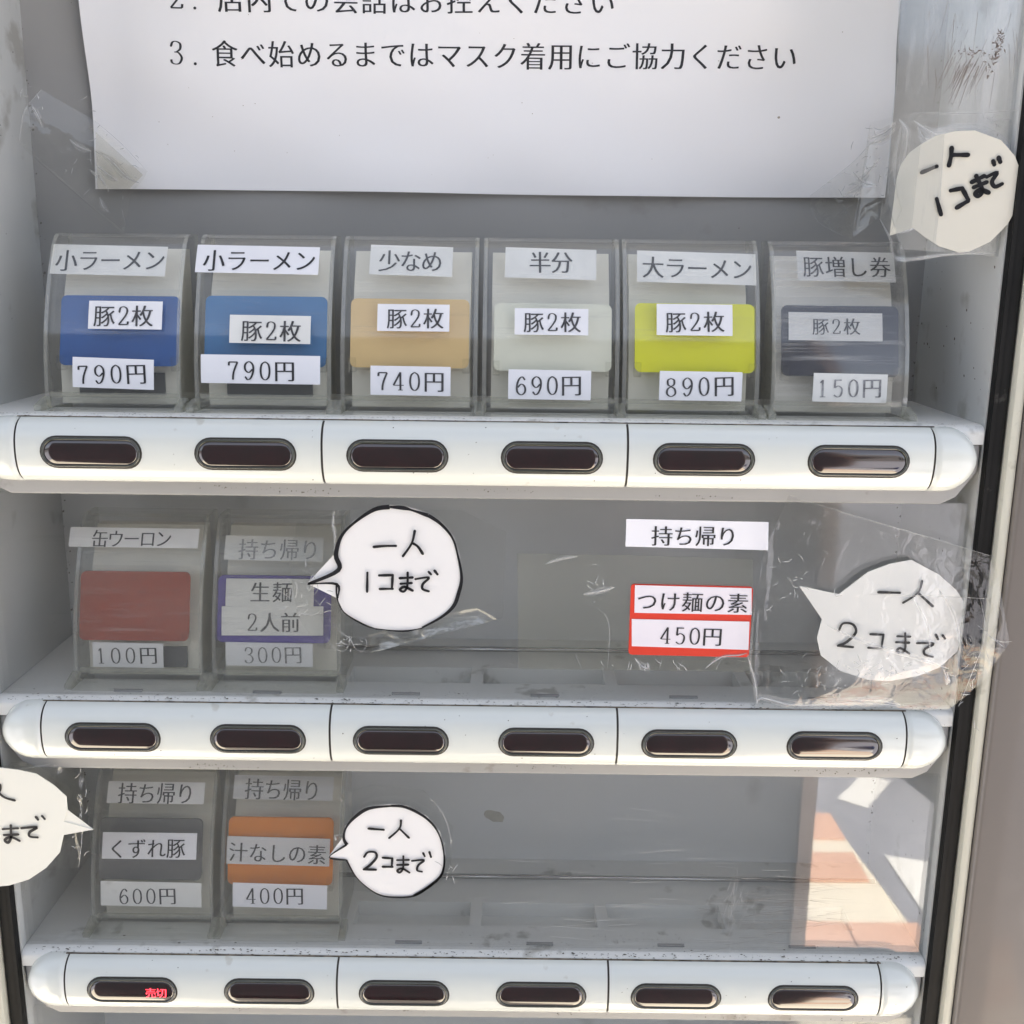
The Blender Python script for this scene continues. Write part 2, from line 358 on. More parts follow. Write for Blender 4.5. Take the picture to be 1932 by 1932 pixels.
# back and side walls of the recess
TOPZ, BOTZ = 190, -300
def boxpart(name, m, *b, bv=0):
    mb = MB(); mb.box(*b); o = mpart(mb, name, m)
    if bv: bevel(o, bv)
    return o
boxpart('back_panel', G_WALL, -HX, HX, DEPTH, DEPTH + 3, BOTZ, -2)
boxpart('back_panel', mat('painted_metal_shaded', (.36, .355, .345), .34, (7, .10), (90, .37, .25, (.2, .18, .15)), coat=.2), -HX, HX, DEPTH, DEPTH + 3, -1.9, TOPZ)  # upper back panel, its dimmer light put into a darker base colour
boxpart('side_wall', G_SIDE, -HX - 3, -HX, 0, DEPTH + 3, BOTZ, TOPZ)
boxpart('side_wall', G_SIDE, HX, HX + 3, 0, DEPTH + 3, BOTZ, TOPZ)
boxpart('cabinet_back', TAUPE, -HX - 4, HX + 4, DEPTH + 4, 420, GZ + 40, 420)
boxpart('recess_ceiling', G_WALL, -HX, HX, 0, DEPTH, TOPZ, TOPZ + 3)
# rubber gasket and frame around the recess (slightly inclined sides are the photo's perspective)
for s in (-1, 1):
    mb = MB(); a, b = sorted((s * (HX + .4), s * (HX + 5.2)))
    mb.prism([(3, BOTZ), (3, TOPZ), (-1.6, TOPZ), (-1.6, BOTZ)], a, b); bevel(mpart(mb, 'rubber_gasket', GASK), 1.2)
    mb = MB(); a, b = sorted((s * (HX + .8), s * (HX + 1.8))); mb.box(a, b, -2.1, -1.2, BOTZ, TOPZ); mpart(mb, 'rubber_gasket', GASK)
    mb = MB(); a, b = sorted((s * (HX + 5.3), s * (HX + 8.2))); mb.box(a, b, -3.6, 6, BOTZ, TOPZ); bevel(mpart(mb, 'frame_lip', CREAM), .9)
    mb = MB(); a, b = sorted((s * (HX + 8.3), s * 215)); mb.box(a, b, -5.2, 30, GZ + 40, 420); bevel(mpart(mb, 'door_frame', TAUPE), 1.2, 3)
boxpart('door_frame', TAUPE, -HX - 8.2, HX + 8.2, -5.2, 30, TOPZ + 4, 420, bv=1.2)
boxpart('door_frame', TAUPE, -HX - 8.2, HX + 8.2, -5.2, 30, GZ + 40, BOTZ - 1, bv=1.2)

# shelves with housings; tray recesses are real pockets
ZS = 9.0            # shelf surface above bar centre
def shelf(k):
    z = rowz(k); zt = z + ZS; mb = MB()
    xs = [(-118.5 + 39.5 * i + 1.8, -118.5 + 39.5 * (i + 1) - 1.8) for i in range(6)]
    # floor pieces around six pockets (pocket y 14.5..27, 3 deep)
    mb.box(-HX + .1, HX - .1, 2.2, 14.5, zt - 6, zt); mb.box(-HX + .1, HX - .1, 27, DEPTH, zt - 6, zt)
    edges = [-HX + .1] + [v for p in xs for v in p] + [HX - .1]
    for a, b in zip(edges[::2], edges[1::2]): mb.box(a, b, 14.5, 27, zt - 6, zt)
    for a, b in xs:
        mb.box(a, b, 14.5, 27, zt - 6, zt - 4.8)
    o = mpart(mb, 'shelf', SHELF)
    # rounded front lip
    mb = MB(); prof = [(2.2, zt - 5), (2.2, zt - .0)] + [(-.6 + 2.8 - 2.8 * math.sin(t) * 1, zt + .0 - 2.0 * (1 - math.cos(t))) for t in [i * math.pi / 12 for i in range(1, 7)]] + [(-.6, zt - 5)]
    mb.prism(prof, -HX + .1, HX - .1); mpart(mb, 'shelf_lip', SHELF, smooth=False)
    # housing below the lip, chamfered lower corners
    mb = MB(); x = HX - .4; zb = z - 12.4; yb = 9
    front = [(-x, zt - 5), (x, zt - 5), (x, zb + 9), (x - 5, zb + 2), (x - 9, zb), (-x + 9, zb), (-x + 5, zb + 2), (-x, zb + 9)]
    n = len(front); V = [(a, 0, b) for a, b in front] + [(a, yb, b) for a, b in front]
    mb.add(V, [tuple(range(n)), tuple(range(n, 2 * n))[::-1]] + [(i, (i + 1) % n, n + (i + 1) % n, n + i) for i in range(n)])
    bevel(mpart(mb, 'shelf_housing', HOUS), .8)
    mb = MB(); mb.box(-HX + .3, HX - .3, 9.1, DEPTH - .1, z - 4, zt - 6.2); mpart(mb, 'shelf_underside', HOUS)
    # steel rod along the back of the shelf
    if k in (1, 2):
        mb = MB(); mb.tube([(-44, 40, zt + 1.3), (HX - 2, 40, zt + 1.3)], .8, 10); mpart(mb, 'hinge_rod', CHROME, smooth=True)
    # slots near the front edge
    for i in range(6):
        cx = (i - 2.5) * 39.4
        if k == 0 or (k == 2 and i < 2): continue
        mb = MB(); mb.box(cx - 4, cx + 4, 5.0, 6.0, zt - .1, zt + .55); mpart(mb, 'shelf_tab', HOUS)
for k in range(4): shelf(k)

# the bars
def ybar(z):   # front surface of the bar for height z about its centre
    q = min(1, abs(z) / 8.6); return -6.0 * (1 - q ** 2.4) ** .5
def bar_profile(scale=1.0, n=18):
    return [(ybar(8.6 * math.sin(t)) * scale, 8.6 * math.sin(t) * scale) for t in [-math.pi / 2 + math.pi * i / n for i in range(n + 1)]]
def extrude_profile(mb, prof, x0, x1, nx=1):
    n = len(prof); V = []
    for i in range(nx + 1):
        x = x0 + (x1 - x0) * i / nx; V += [(x, y, z) for y, z in prof]
    Fc = [(i * n + k, i * n + k + 1, (i + 1) * n + k + 1, (i + 1) * n + k) for i in range(nx) for k in range(n - 1)]
    mb.add(V, Fc + [tuple(range(n)), tuple(range(nx * n, (nx + 1) * n))])
def stadium(L, Hh, inset, n=12):
    r = Hh / 2 - inset; a = L / 2 - Hh / 2; P = []
    for s0, c in ((-90, a), (90, -a)):
        for i in range(n + 1):
            t = math.radians(s0 + 180 * i / n); P.append((c + r * math.cos(t), r * math.sin(t)))
    # even steps along the straight runs are not needed: surface is straight in x
    return P
def loft(mb, cx, rings, L=26.4, Hh=8.5, fill=True, mi=0):
    V = []; n = None
    for inset, h in rings:
        P = stadium(L, Hh, inset); n = len(P); V += [(cx + x, ybar(z) - h, z) for x, z in P]
    Fc = [(j * n + i, j * n + (i + 1) % n, (j + 1) * n + (i + 1) % n, (j + 1) * n + i) for j in range(len(rings) - 1) for i in range(n)]
    if fill:      # strips between mirrored points keep the curvature
        b = (len(rings) - 1) * n; h2 = n // 2
        right = list(range(0, h2)); left = list(range(h2, n))   # right arc bottom->top, left arc top->bottom
        for i in range(h2 - 1): Fc.append((b + right[i], b + right[i + 1], b + left[h2 - 2 - i], b + left[h2 - 1 - i]))
    mb.add(V, Fc, mi)
def bar(k):
    z = rowz(k)
    segs = [(-118.8, -39.9), (-39.3, 39.3), (39.9, 118.8)]
    dz = lambda V: V
    for (a, b) in segs:
        mb = MB(); extrude_profile(mb, bar_profile(), a, b, 4)
        so_ = mb.make('bar_segment', WHITE, mach, smooth=True); so_.location = (0, 0, (z - GZ) * MM); SO = (0, 0, 0)
        try: so_.data.set_sharp_from_angle(angle=math.radians(50))
        except Exception: pass
        for cx in ((a + b) / 2 - 20, (a + b) / 2 + 20):
            i = round(cx / 40 + 2.5)
            mb = MB(); loft(mb, cx, [(-.05, .03), (.45, .03)], fill=False); o = mb.make('display_gap', SEAM, so_, org=SO)
            mb = MB(); loft(mb, cx, [(.3, -.3), (.35, .25), (.55, .5), (.7, .56), (.95, .42), (1.1, .1)], fill=False); mb.make('display_bezel', BEZEL, so_, smooth=True, org=SO)
            mb = MB(); loft(mb, cx, [(1.0, .1), (1.1, .28), (1.5, .42), (2.2, .52), (2.9, .56)]); mb.make('display_lens', LENS, so_, smooth=True, org=SO)
            if k == 2 and i == 0:
                mb = MB(); text_mesh(mb, '売切', (cx + 5.6, -.1), (cx + 8.7, -.1), 3.4, lambda x, zz, h: (x, ybar(zz) - .56 - h, zz), .95)
                mb.make('sold_out_lettering', LED, so_, fix=False, org=SO, label='red lit sold out characters')
    # dark core seen in the joints
    mb = MB(); extrude_profile(mb, bar_profile(.955), -119.4, 119.4); mb.V = [(x, y, zz + z) for x, y, zz in mb.V]; mpart(mb, 'bar_joint', SEAM, smooth=True)
    for s in (-1, 1):
        mb = MB(); prof = bar_profile(); n = len(prof); V = []; N = 10
        for i in range(N + 1):
            t = i / N * math.pi / 2; x = s * (119.4 + 12.2 * math.sin(t)); xr = max(0, 12.2 * math.sin(t) - 3.6) / 8.6; sc_ = max(.001, (1 - min(1, xr) ** 2.1) ** .5)
            V += [(x, y * (.25 + .75 * sc_) if i < N else y * .2, zz * sc_ + z) for y, zz in prof]
        Fc = [(i * n + q, i * n + q + 1, (i + 1) * n + q + 1, (i + 1) * n + q) for i in range(N) for q in range(n - 1)]
        mb.add(V, Fc + [tuple(range(n))])
        mpart(mb, 'bar_end_cap', WHITE, smooth=True)
for k in range(3): bar(k)
# grime line where the bar meets the shelf
for k in range(3):
    z = rowz(k) + 9.05; mb = MB(); rnd = random.Random(k)
    for i in range(640):
        x = rnd.uniform(-130, 131); r = abs(rnd.gauss(.12, .09)); y = rnd.uniform(-1.2, 1.6) if rnd.random() < .85 else rnd.uniform(-1, 8)
        zz = z + .02 if y > 0 else z - .25
        P = [(x + r * rnd.uniform(.6, 2.2) * math.cos(a), y + r * .9 * math.sin(a), zz + .05 * (a % 2)) for a in [j * 1.256 for j in range(5)]]
        mb.add(P, [(0, 1, 2, 3, 4)])
    mpart(mb, 'grime', DIRT, fix=False, kind='stuff')
    mb = MB(); xx = -120.
    while xx < 120.:
        l_ = rnd.uniform(1.5, 9); th = rnd.uniform(.10, .26); mb.box(xx, min(120, xx + l_), -1.0, -.55, z - .48 - th / 2, z - .40 + th / 2); xx += l_ * .98
    mpart(mb, 'dirty_joint', mat('brown_grime', (.15, .125, .09), .9, (300, .7)), kind='stuff')
# specks and scuffs on walls and bars
mb = MB(); rnd = random.Random(5)
def speck(p, nrm, r):
    n_ = Vector(nrm); a = n_.orthogonal().normalized(); b = n_.cross(a); q = Vector(p) + n_ * .05
    mb.add([q + (a * math.cos(j * 1.05) + b * math.sin(j * 1.05) * rnd.uniform(.5, 1)) * r for j in range(6)], [tuple(range(6))])
for i in range(16): speck((rnd.uniform(-HX, HX), DEPTH, rnd.uniform(20, 130)), (0, -1, 0), rnd.uniform(.1, .25))
for i in range(90): speck((HX, rnd.uniform(3, 52), rnd.uniform(-160, 130)), (-1, 0, 0), rnd.uniform(.12, .5))
for i in range(40): speck((-HX, rnd.uniform(3, 52), rnd.uniform(-160, 130)), (1, 0, 0), rnd.uniform(.1, .3))
for k in range(3):
    for i in range(34):
        zz = rnd.uniform(-7, 8); speck((rnd.uniform(-118, 130), ybar(zz) - .02, rowz(k) + zz), (0, -1, 0), rnd.uniform(.06, .22))
    for cl in range(5):
        x0 = rnd.uniform(-110, 125); z0 = -8.9 - rnd.uniform(.6, 2.6)
        for i in range(14): speck((x0 + rnd.gauss(0, 5), -.01, rowz(k) + z0 + rnd.gauss(0, .35)), (0, -1, 0), rnd.uniform(.05, .22))
    for cl in range(9):
        x0 = rnd.uniform(-125, 125); y0 = rnd.uniform(3, 12)
        for i in range(9): speck((x0 + rnd.gauss(0, 4), y0 + rnd.gauss(0, .8), rowz(k) + ZS), (0, 0, 1), rnd.uniform(.05, .2))
mpart(mb, 'grime', DIRT, fix=False, kind='stuff')
# corner dirt
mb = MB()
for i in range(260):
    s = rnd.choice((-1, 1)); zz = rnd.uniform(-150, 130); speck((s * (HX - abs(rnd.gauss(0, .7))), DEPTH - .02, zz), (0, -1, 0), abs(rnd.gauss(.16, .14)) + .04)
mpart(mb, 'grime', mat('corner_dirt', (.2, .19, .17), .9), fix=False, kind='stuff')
mb = MB(); q0 = at(933, 1540, Y=DEPTH); rnd = random.Random(3)
mb.add([(q0.x + 3.6 * math.cos(a_) * rnd.uniform(.7, 1.1) + 1.3 * math.sin(a_), DEPTH - .03, q0.z + 1.9 * math.sin(a_) * rnd.uniform(.7, 1.1) - 1.6 * math.cos(a_)) for a_ in [j * .449 for j in range(14)]], [tuple(range(14))])
mpart(mb, 'stain', mat('glue_stain', (.50, .48, .43), .5, (300, .15)), fix=False, kind='stuff')
# clear panes in front of the lower compartments
panes = []
for k in (1, 2, 3):
    zt = rowz(k - 1) - 12.6 if k else TOPZ; zb = rowz(k) + 9.1
    if k == 3: zb = rowz(3) + 9.1
    mb = MB(); mb.box(-HX + .3, HX - .2, 2.6, 4.2, zb, zt)
    panes.append(mpart(mb, 'clear_pane', PANE3 if k == 2 else PANE))
def scratches(pane, n, cx, cz, sx, sz, ang, L, m, seed):
    rr = random.Random(seed); mb = MB()
    for i in range(n):
        x, z = rr.gauss(cx, sx), rr.gauss(cz, sz); a = math.radians(rr.gauss(*ang)); l = rr.uniform(*L); wd = rr.uniform(.015, .04)
        d = Vector((math.cos(a), math.sin(a))); nn = Vector((-d.y, d.x)); p0 = Vector((x, z)) - d * l / 2; p1 = Vector((x, z)) + d * l / 2
        mb.add([(p0.x + nn.x * wd, 2.52, p0.y + nn.y * wd), (p0.x - nn.x * wd, 2.52, p0.y - nn.y * wd), (p1.x, 2.52, p1.y)], [(0, 1, 2)])
    mb.make('scratch_mark', m, pane, fix=False, org=(0, 0, 0), kind='stuff')
    pane.children[-1].location = (0, 0, -GZ * MM)
scratches(panes[1], 90, 90, -136, 9, 6, (2, 9), (4, 17), SCR_D, 1)
scratches(panes[1], 34, 76, -133, 3, 5, (84, 8), (2, 9), SCR_L, 2)
scratches(panes[1], 60, 60, -130, 30, 12, (1, 4), (5, 26), SCR_L, 3)
scratches(panes[0], 60, 70, -50, 30, 9, (20, 50), (1, 8), SCR_L, 4)

# scratched clear guard plate over the upper right corner, in front of the recess
PLATE = clear('scratched_guard_plate', (.96, .97, .975), .03, (.7, .72, .74), rough=.07, refl=3.0, scratch=(90, (1, 1, .12), .50, .25), bump=(30, .05, 3))
P_ = [(p.x, p.z) for p in (at(*c, Y=2.4) for c in ((1700, -30), (1694, 150), (1683, 240), (1676, 380), (1702, 470), (1960, 485), (1960, -30)))]
P_ = [(min(x, HX - .2), z) for x, z in P_]
gp = empty('guard_plate', (P_[4][0], 2.4, P_[4][1]), 'scratched clear plastic plate reflecting the sky in the upper right corner', 'plastic plate')
gorg = (P_[4][0], 2.4, P_[4][1]); mb = MB(); slab(mb, P_, lambda x, z, h: (x, 2.4 - h, z), -1.2, 0); mb.make('plate', PLATE, gp, org=gorg)
mb = MB(); rnd = random.Random(31)
def pline(u, v, du, dv, wpx):
    L_ = math.hypot(du, dv); nu, nv = -dv / L_ * wpx, du / L_ * wpx
    Q = [at(a_, b_, Y=2.3) for a_, b_ in ((u - nu, v - nv), (u + nu, v + nv), (u + du + nu * .3, v + dv + nv * .3), (u + du - nu * .3, v + dv - nv * .3))]
    if max(q.x for q in Q) < HX - .4: mb.add(Q, [(0, 1, 2, 3)])
for i in range(46): l = rnd.uniform(20, 85); a_ = rnd.gauss(2.05, .08); pline(rnd.gauss(1830, 17), rnd.gauss(122, 12) , l * math.cos(a_) * .9, l * math.sin(a_), rnd.uniform(.2, .5))
for i in range(36): l = rnd.uniform(15, 90); a_ = rnd.gauss(1.75, .14); pline(rnd.uniform(1740, 1925), rnd.uniform(0, 150), l * math.cos(a_), l * math.sin(a_), rnd.uniform(.15, .35))
for i in range(70):
    t_ = rnd.random(); u, v = 1893 - 26 * t_ + rnd.gauss(0, 5), 58 + 75 * t_ + rnd.gauss(0, 5); a_ = rnd.uniform(0, 6.28); l = rnd.uniform(2, 8); pline(u, v, l * math.cos(a_), l * math.sin(a_), rnd.uniform(.6, 1.8))
for i in range(40):
    a_ = rnd.uniform(0, 6.28); l = rnd.uniform(2, 6); pline(rnd.gauss(1836, 14), rnd.gauss(99, 4), l * math.cos(a_), l * math.sin(a_), rnd.uniform(.4, 1.3))
mb.make('scratch_mark', SCR_D, gp.children[0], fix=False, org=gorg, kind='stuff')

# ================================================================== selection buttons
BW_, BZ0, BZT = 37.0, 12.0, 56.0
def yface(z):      # front of the cover leans and curves back, z above bar centre
    return 10.5 + 14 * (max(0, z - 12) / 44) ** 1.9
NP = [(yface(z), z) for z in [12, 16, 20, 24, 28, 32, 36, 40, 44, 47, 50, 53]] + [(24.9, 55.2), (26.6, 56)]
def hit(u, v, k, off):
    q = at(u, v, Y=12)
    for _ in range(12): q = at(u, v, Y=yface(min(q.z - rowz(k), 56)) + off)
    return q
def hitrect(u0, v0, u1, v1, k, off):
    um, vm = (u0 + u1) / 2, (v0 + v1) / 2
    return hit(u0, vm, k, off).x, hit(u1, vm, k, off).x, hit(um, v1, k, off).z, hit(um, v0, k, off).z
def cover_mesh():
    mb = MB(); hw = BW_ / 2; T = 1.1
    def strip(off, mi, x0, x1, rev=False):
        P = [(y + off, z - off * .45) for y, z in NP]; V = []
        for x in (x0, x1): V += [(x, y, z) for y, z in P]
        n = len(P); mb.add(V, [(i, i + 1, n + i + 1, n + i) for i in range(n - 1)], mi)
    strip(0, 0, -hw + T, hw - T); strip(T, 0, -hw + T, hw - T)
    yt = NP[-1][0]; mb.box(-hw + T, hw - T, yt, 34, BZT - 1.1, BZT, 0)
    back = 34
    for s in (-1, 1):       # solid side walls: outer and inner faces, front rim
        xa, xb = s * hw, s * (hw - T)
        prof = NP + [(back, BZT), (back, BZ0 - 2.8), (12, BZ0 - 2.8)]
        n = len(prof); V = [(xa, y, z) for y, z in prof] + [(xb, y, z) for y, z in prof]
        mb.add(V, [tuple(range(n))], 0); mb.add([V[i] for i in range(n, 2 * n)], [tuple(range(n))], 0)
        m2 = [(i, (i + 1) % n, n + (i + 1) % n, n + i) for i in range(n)]
        mb.add(V, m2, 1)
    return mb
def foot_mesh():
    mb = MB(); hw = BW_ / 2 + 1.3; z0 = ZS + .05
    prof = [(12.5, z0), (5.4, z0), (5.2, z0 + 1.7), (6.0, z0 + 2.1), (11.2, z0 + 3.2), (12.5, z0 + 3.2)]
    mb.prism(prof, -hw + 2, hw - 2, 0)
    for s in (-1, 1):
        a, b = sorted((s * (hw - 2), s * hw)); mb.prism([(12.5, z0), (6, z0), (5.8, z0 + 1.4), (11.2, z0 + 3.0), (12.5, z0 + 3.2)], a, b, 1)
    # upright ledge behind the foot
    mb.box(-hw + 2.4, hw - 2.4, 11.4, 12.3, z0 + 3.2, z0 + 4.4, 1)
    return mb
cov_me = None
def rrect(x0, x1, z0, z1, r=1.6, n=4):
    P = []
    for cx, cz, a0 in ((x1 - r, z1 - r, 0), (x0 + r, z1 - r, 90), (x0 + r, z0 + r, 180), (x1 - r, z0 + r, 270)):
        for i in range(n + 1):
            t = math.radians(a0 + 90 * i / n); P.append((cx + r * math.cos(t), cz + r * math.sin(t)))
    return P
def pxrect(u0, v0, u1, v1, Y=10.3):
    a = at(u0, (v0 + v1) / 2, Y=Y); b = at(u1, (v0 + v1) / 2, Y=Y); t = at((u0 + u1) / 2, v0, Y=Y); m_ = at((u0 + u1) / 2, v1, Y=Y)
    return a.x, b.x, m_.z, t.z
BTN = 'ticket selection buttons'
ME = {}
def button(k, i, cxpx, label, card=None, cardrect=None, labels=(), cover=None, dark=True):
    """labels: (text, rect px, text first/last centre px, size px, layer, paper, ink, tilt)"""
    z = rowz(k); cx = cxpx
    root = empty('selection_button', (cx, 12, z + ZS), label, 'ticket button', BTN)
    org = (0, 12, ZS)
    cm = cover or CLR; key = ('c', cm.name)
    if key not in ME:
        mb = cover_mesh(); me = mesh('cover', [tuple(Vector(v) - Vector(org)) for v in mb.V], mb.F, True, mb.M); fixn(me)
        try: me.set_sharp_from_angle(angle=math.radians(35))
        except Exception: pass
        me.materials.append(cm); me.materials.append(EDGE); ME[key] = me
        mb = foot_mesh(); mf = mesh('foot', [tuple(Vector(v) - Vector(org)) for v in mb.V], mb.F, False, mb.M); fixn(mf); mf.materials.append(CLRF); mf.materials.append(EDGE); ME['f'] = mf
    link('cover', ME[key], None, root); link('foot', ME['f'], None, root)
    if 'b' not in ME:
        mb = MB(); mb.prism([(16, 10), (16.8, 20), (23.6, 41), (29.5, 52), (33, 52), (33, 10)], -16.2, 16.2)
        ME['b'] = fixn(mesh('backing', [tuple(Vector(v) - Vector(org)) for v in mb.V], mb.F)); ME['b'].materials.append(BEIGE)
        mb = MB(); mb.prism([(15.3, 12.6), (15.9, 18.6), (16.9, 18.6), (16.2, 12.6)], -11, 12.5)
        ME['d'] = fixn(mesh('switch_block', [tuple(Vector(v) - Vector(org)) for v in mb.V], mb.F)); ME['d'].materials.append(DARKB)
    link('backing', ME['b'], None, root)
    if dark and (k, i) in ((0, 0), (0, 1), (1, 0)): link('switch_block', ME['d'], None, root)
    O = Vector((cx, 12, z + ZS))
    def place(mb, name, m, parent=root, **kw): return mb.make(name, m, parent, org=O if parent is root else O, **kw)
    if card:
        x0, x1, z0, z1 = hitrect(*cardrect, k, 2.6); yc = lambda zz: yface(21) + 2.9 + (zz - z - 21) * (yface(40) - yface(21)) / 19; mb = MB(); slab(mb, rrect(x0, x1, z0, z1), lambda x, zz, h: (x, yc(zz) - h, zz), 0, .6)
        place(mb, 'colour_card', card)
        for s in (x0 - .2, x1 - 1.6):
            mb = MB(); mb.box(s, s + 1.8, yc(z0) - 1.9, yc(z0) + 1.2, z0 - 1.2, z0 + 2.6); place(mb, 'card_clip', CLRF)
    for (body, rect, c0, c1, size, layer, pm, ink, tilt) in labels:
        off = -.15 if layer else 1.7
        x0, x1, z0, z1 = hitrect(*rect, k, off); mx, mz = (x0 + x1) / 2, (z0 + z1) / 2
        rz = lambda a, b: (mx + (a - mx) * math.cos(tilt) - (b - mz) * math.sin(tilt), mz + (a - mx) * math.sin(tilt) + (b - mz) * math.cos(tilt))
        fm = lambda x, zz, h: (x, yface(min(zz - z, 57)) + off - h, zz)
        mb = MB(); grid_slab(mb, [rz(x0, z0), rz(x1, z0), rz(x1, z1), rz(x0, z1)], fm, -.06, .04, 6, 12)
        lo = place(mb, 'paper_label', pm, smooth=False)
        a = hit(*c0, k, off); b = hit(*c1, k, off); pp = (hit(c0[0] + 10, c0[1], k, off) - a).length / 10
        overlay = lambda x, zz, h: fm(x, mz + (zz - mz), h + .10)
        mb = MB(); text_mesh(mb, body, (a.x, a.z), (b.x, b.z), size * pp, overlay)
        o = mb.make('printed_text', ink, lo, fix=False, org=O)
    return root
BLUE = mat('blue_card', (.016, .10, .36), .4, (20, .05)); BLUE2 = mat('blue_card_faded', (.04, .18, .42), .4, (20, .05))
ORNGP = mat('pale_orange_card', (.78, .56, .26), .5, (14, .07)); IVORY = mat('ivory_card', (.82, .82, .70), .5, (14, .04))
YELL = mat('yellow_green_card', (.80, .80, .015), .5, (10, .04)); NAVY = mat('navy_card', (.004, .008, .03), .3, (20, .2))
REDB = mat('brick_red_card', (.36, .05, .018), .5, (10, .05)); PURP = mat('purple_card', (.11, .075, .40), .5, (10, .05))
GREYC = mat('grey_card', (.17, .17, .175), .5, (10, .05)); ORNG = mat('orange_card', (.92, .28, .004), .5, (10, .05))
P1 = (177, 597)
button(0, 0, -98.7, 'vivid blue ticket button priced 790 yen, at the left end of the top row', BLUE, (113, 558, 337, 690), [
    ('小ラーメン', (97, 463, 314, 519), (126, 491), (292, 491), 43, 0, LBLHAZE, INK, -.012),
    ('豚2枚', (167, 568, 306, 621), (197, 596), (269, 596), 42, 1, LBL, INKF, 0), ('790円', (137, 676, 290, 733), (157, 707), (257, 705), 42, 1, LBL, INK, -.025)])
button(0, 1, -58.0, 'paler blue ticket button with a wide 790 yen strip, second in the top row', BLUE2, (386, 559, 616, 692), [
    ('小ラーメン', (370, 464, 602, 516), (404, 491), (576, 492), 43, 1, LBL, INK, -.01),
    ('豚2枚', (433, 595, 586, 648), (475, 624), (548, 625), 42, 1, LBLOLD, INKF, -.005), ('790円', (379, 670, 604, 724), (440, 699), (537, 700), 42, 1, LBL, INK, -.003)])
button(0, 2, -18.5, 'pale orange ticket button priced 740 yen, third in the top row', ORNGP, (661, 564, 885, 694), [
    ('少なめ', (698, 464, 854, 520), (735, 492), (815, 493), 43, 0, LBLHAZE, INK, -.02),
    ('豚2枚', (712, 574, 848, 625), (749, 601), (818, 601), 40, 1, LBL, INKF, 0), ('740円', (699, 691, 850, 746), (722, 719), (819, 720), 42, 1, LBL, INKF, -.005)])
button(0, 3, 19.8, 'ivory white ticket button priced 690 yen, fourth in the top row', IVORY, (932, 573, 1154, 700), [
    ('半分', (953, 469, 1125, 526), (1019, 495), (1060, 495), 43, 0, LBLHAZE, INK, -.02),
    ('豚2枚', (971, 582, 1110, 632), (1007, 608), (1077, 608), 40, 1, LBL, INKF, 0), ('690円', (959, 698, 1115, 754), (983, 728), (1078, 727), 42, 1, LBL, INKF, -.005)])
button(0, 4, 57.7, 'yellow green ticket button priced 890 yen, fifth in the top row', YELL, (1198, 573, 1424, 703), [
    ('大ラーメン', (1202, 476, 1426, 535), (1232, 504), (1399, 508), 43, 0, LBLHAZE, INK, -.02),
    ('豚2枚', (1239, 574, 1382, 633), (1275, 608), (1347, 607), 41, 1, LBL, INKF, 0), ('890円', (1244, 701, 1400, 756), (1266, 731), (1366, 728), 42, 1, LBL, INKF, -.005)])
button(0, 5, 98.0, 'dark navy ticket button priced 150 yen, at the right end of the top row', NAVY, (1475, 577, 1696, 710), [
    ('豚増し券', (1504, 475, 1688, 531), (1534, 503), (1660, 504), 41, 0, LBLOLD, INK, -.01),
    ('豚2枚', (1488, 590, 1665, 643), (1548, 616), (1607, 616), 33, 0, LBLOLD, INK, -.004), ('150円', (1534, 705, 1674, 759), (1552, 733), (1645, 732), 40, 1, LBLOLD, INKP, -.01)], cover=clear('clear_acrylic_glossy', (.97, .97, .97), .04, (.62, .62, .6), rough=.05, refl=1.5, scratch=(300, (.08, 1, 1.8), .54, .3), bump=(40, .03, 2)))
button(1, 0, -97.0, 'brick red ticket button priced 100 yen, left end of the middle row', REDB, (150, 1078, 357, 1208), [
    ('缶ウーロン', (131, 996, 375, 1033), (189, 1016), (309, 1016), 33, 1, LBLHAZE, INKF, -.003),
    ('100円', (175, 1213, 308, 1259), (191, 1237), (280, 1236), 37, 0, LBL, INKF, -.01)], cover=CLRF)
button(1, 1, -57.3, 'purple ticket button priced 300 yen with a speech bubble tail over it', PURP, (410, 1086, 624, 1212), [
    ('持ち帰り', (424, 1012, 610, 1058), (469, 1036), (585, 1037), 39, 0, LBLHAZE, INKP, -.01),
    ('生麺', (426, 1092, 592, 1144), (491, 1117), (533, 1117), 39, 0, LBLHAZE, INKF, .005), ('2人前', (418, 1144, 610, 1199), (476, 1174), (548, 1174), 39, 0, LBLHAZE, INKF, .01),
    ('300円', (426, 1213, 590, 1257), (470, 1236), (553, 1235), 37, 0, LBL, INKP, -.01)], cover=CLRF)
button(2, 0, -98.0, 'dark grey ticket button priced 600 yen, left end of the bottom row', GREYC, (187, 1543, 381, 1660), [
    ('持ち帰り', (203, 1475, 386, 1516), (241, 1496), (350, 1497), 37, 1, LBLHAZE, INKF, -.002),
    ('くずれ豚', (193, 1571, 371, 1621), (222, 1601), (332, 1600), 37, 1, LBL, INK, 0), ('600円', (190, 1664, 380, 1710), (234, 1691), (316, 1690), 36, 1, LBLOLD, INKF, -.01)])
button(2, 1, -58.7, 'orange ticket button priced 400 yen, second in the bottom row', ORNG, (430, 1541, 628, 1669), [
    ('持ち帰り', (441, 1464, 629, 1509), (480, 1488), (588, 1491), 37, 0, LBL, INKF, -.008),
    ('汁なしの素', (428, 1580, 622, 1632), (450, 1607), (598, 1612), 37, 0, LBL, INKF, -.015), ('400円', (439, 1668, 617, 1713), (474, 1690), (556, 1690), 37, 1, LBL, INKF, -.02)])

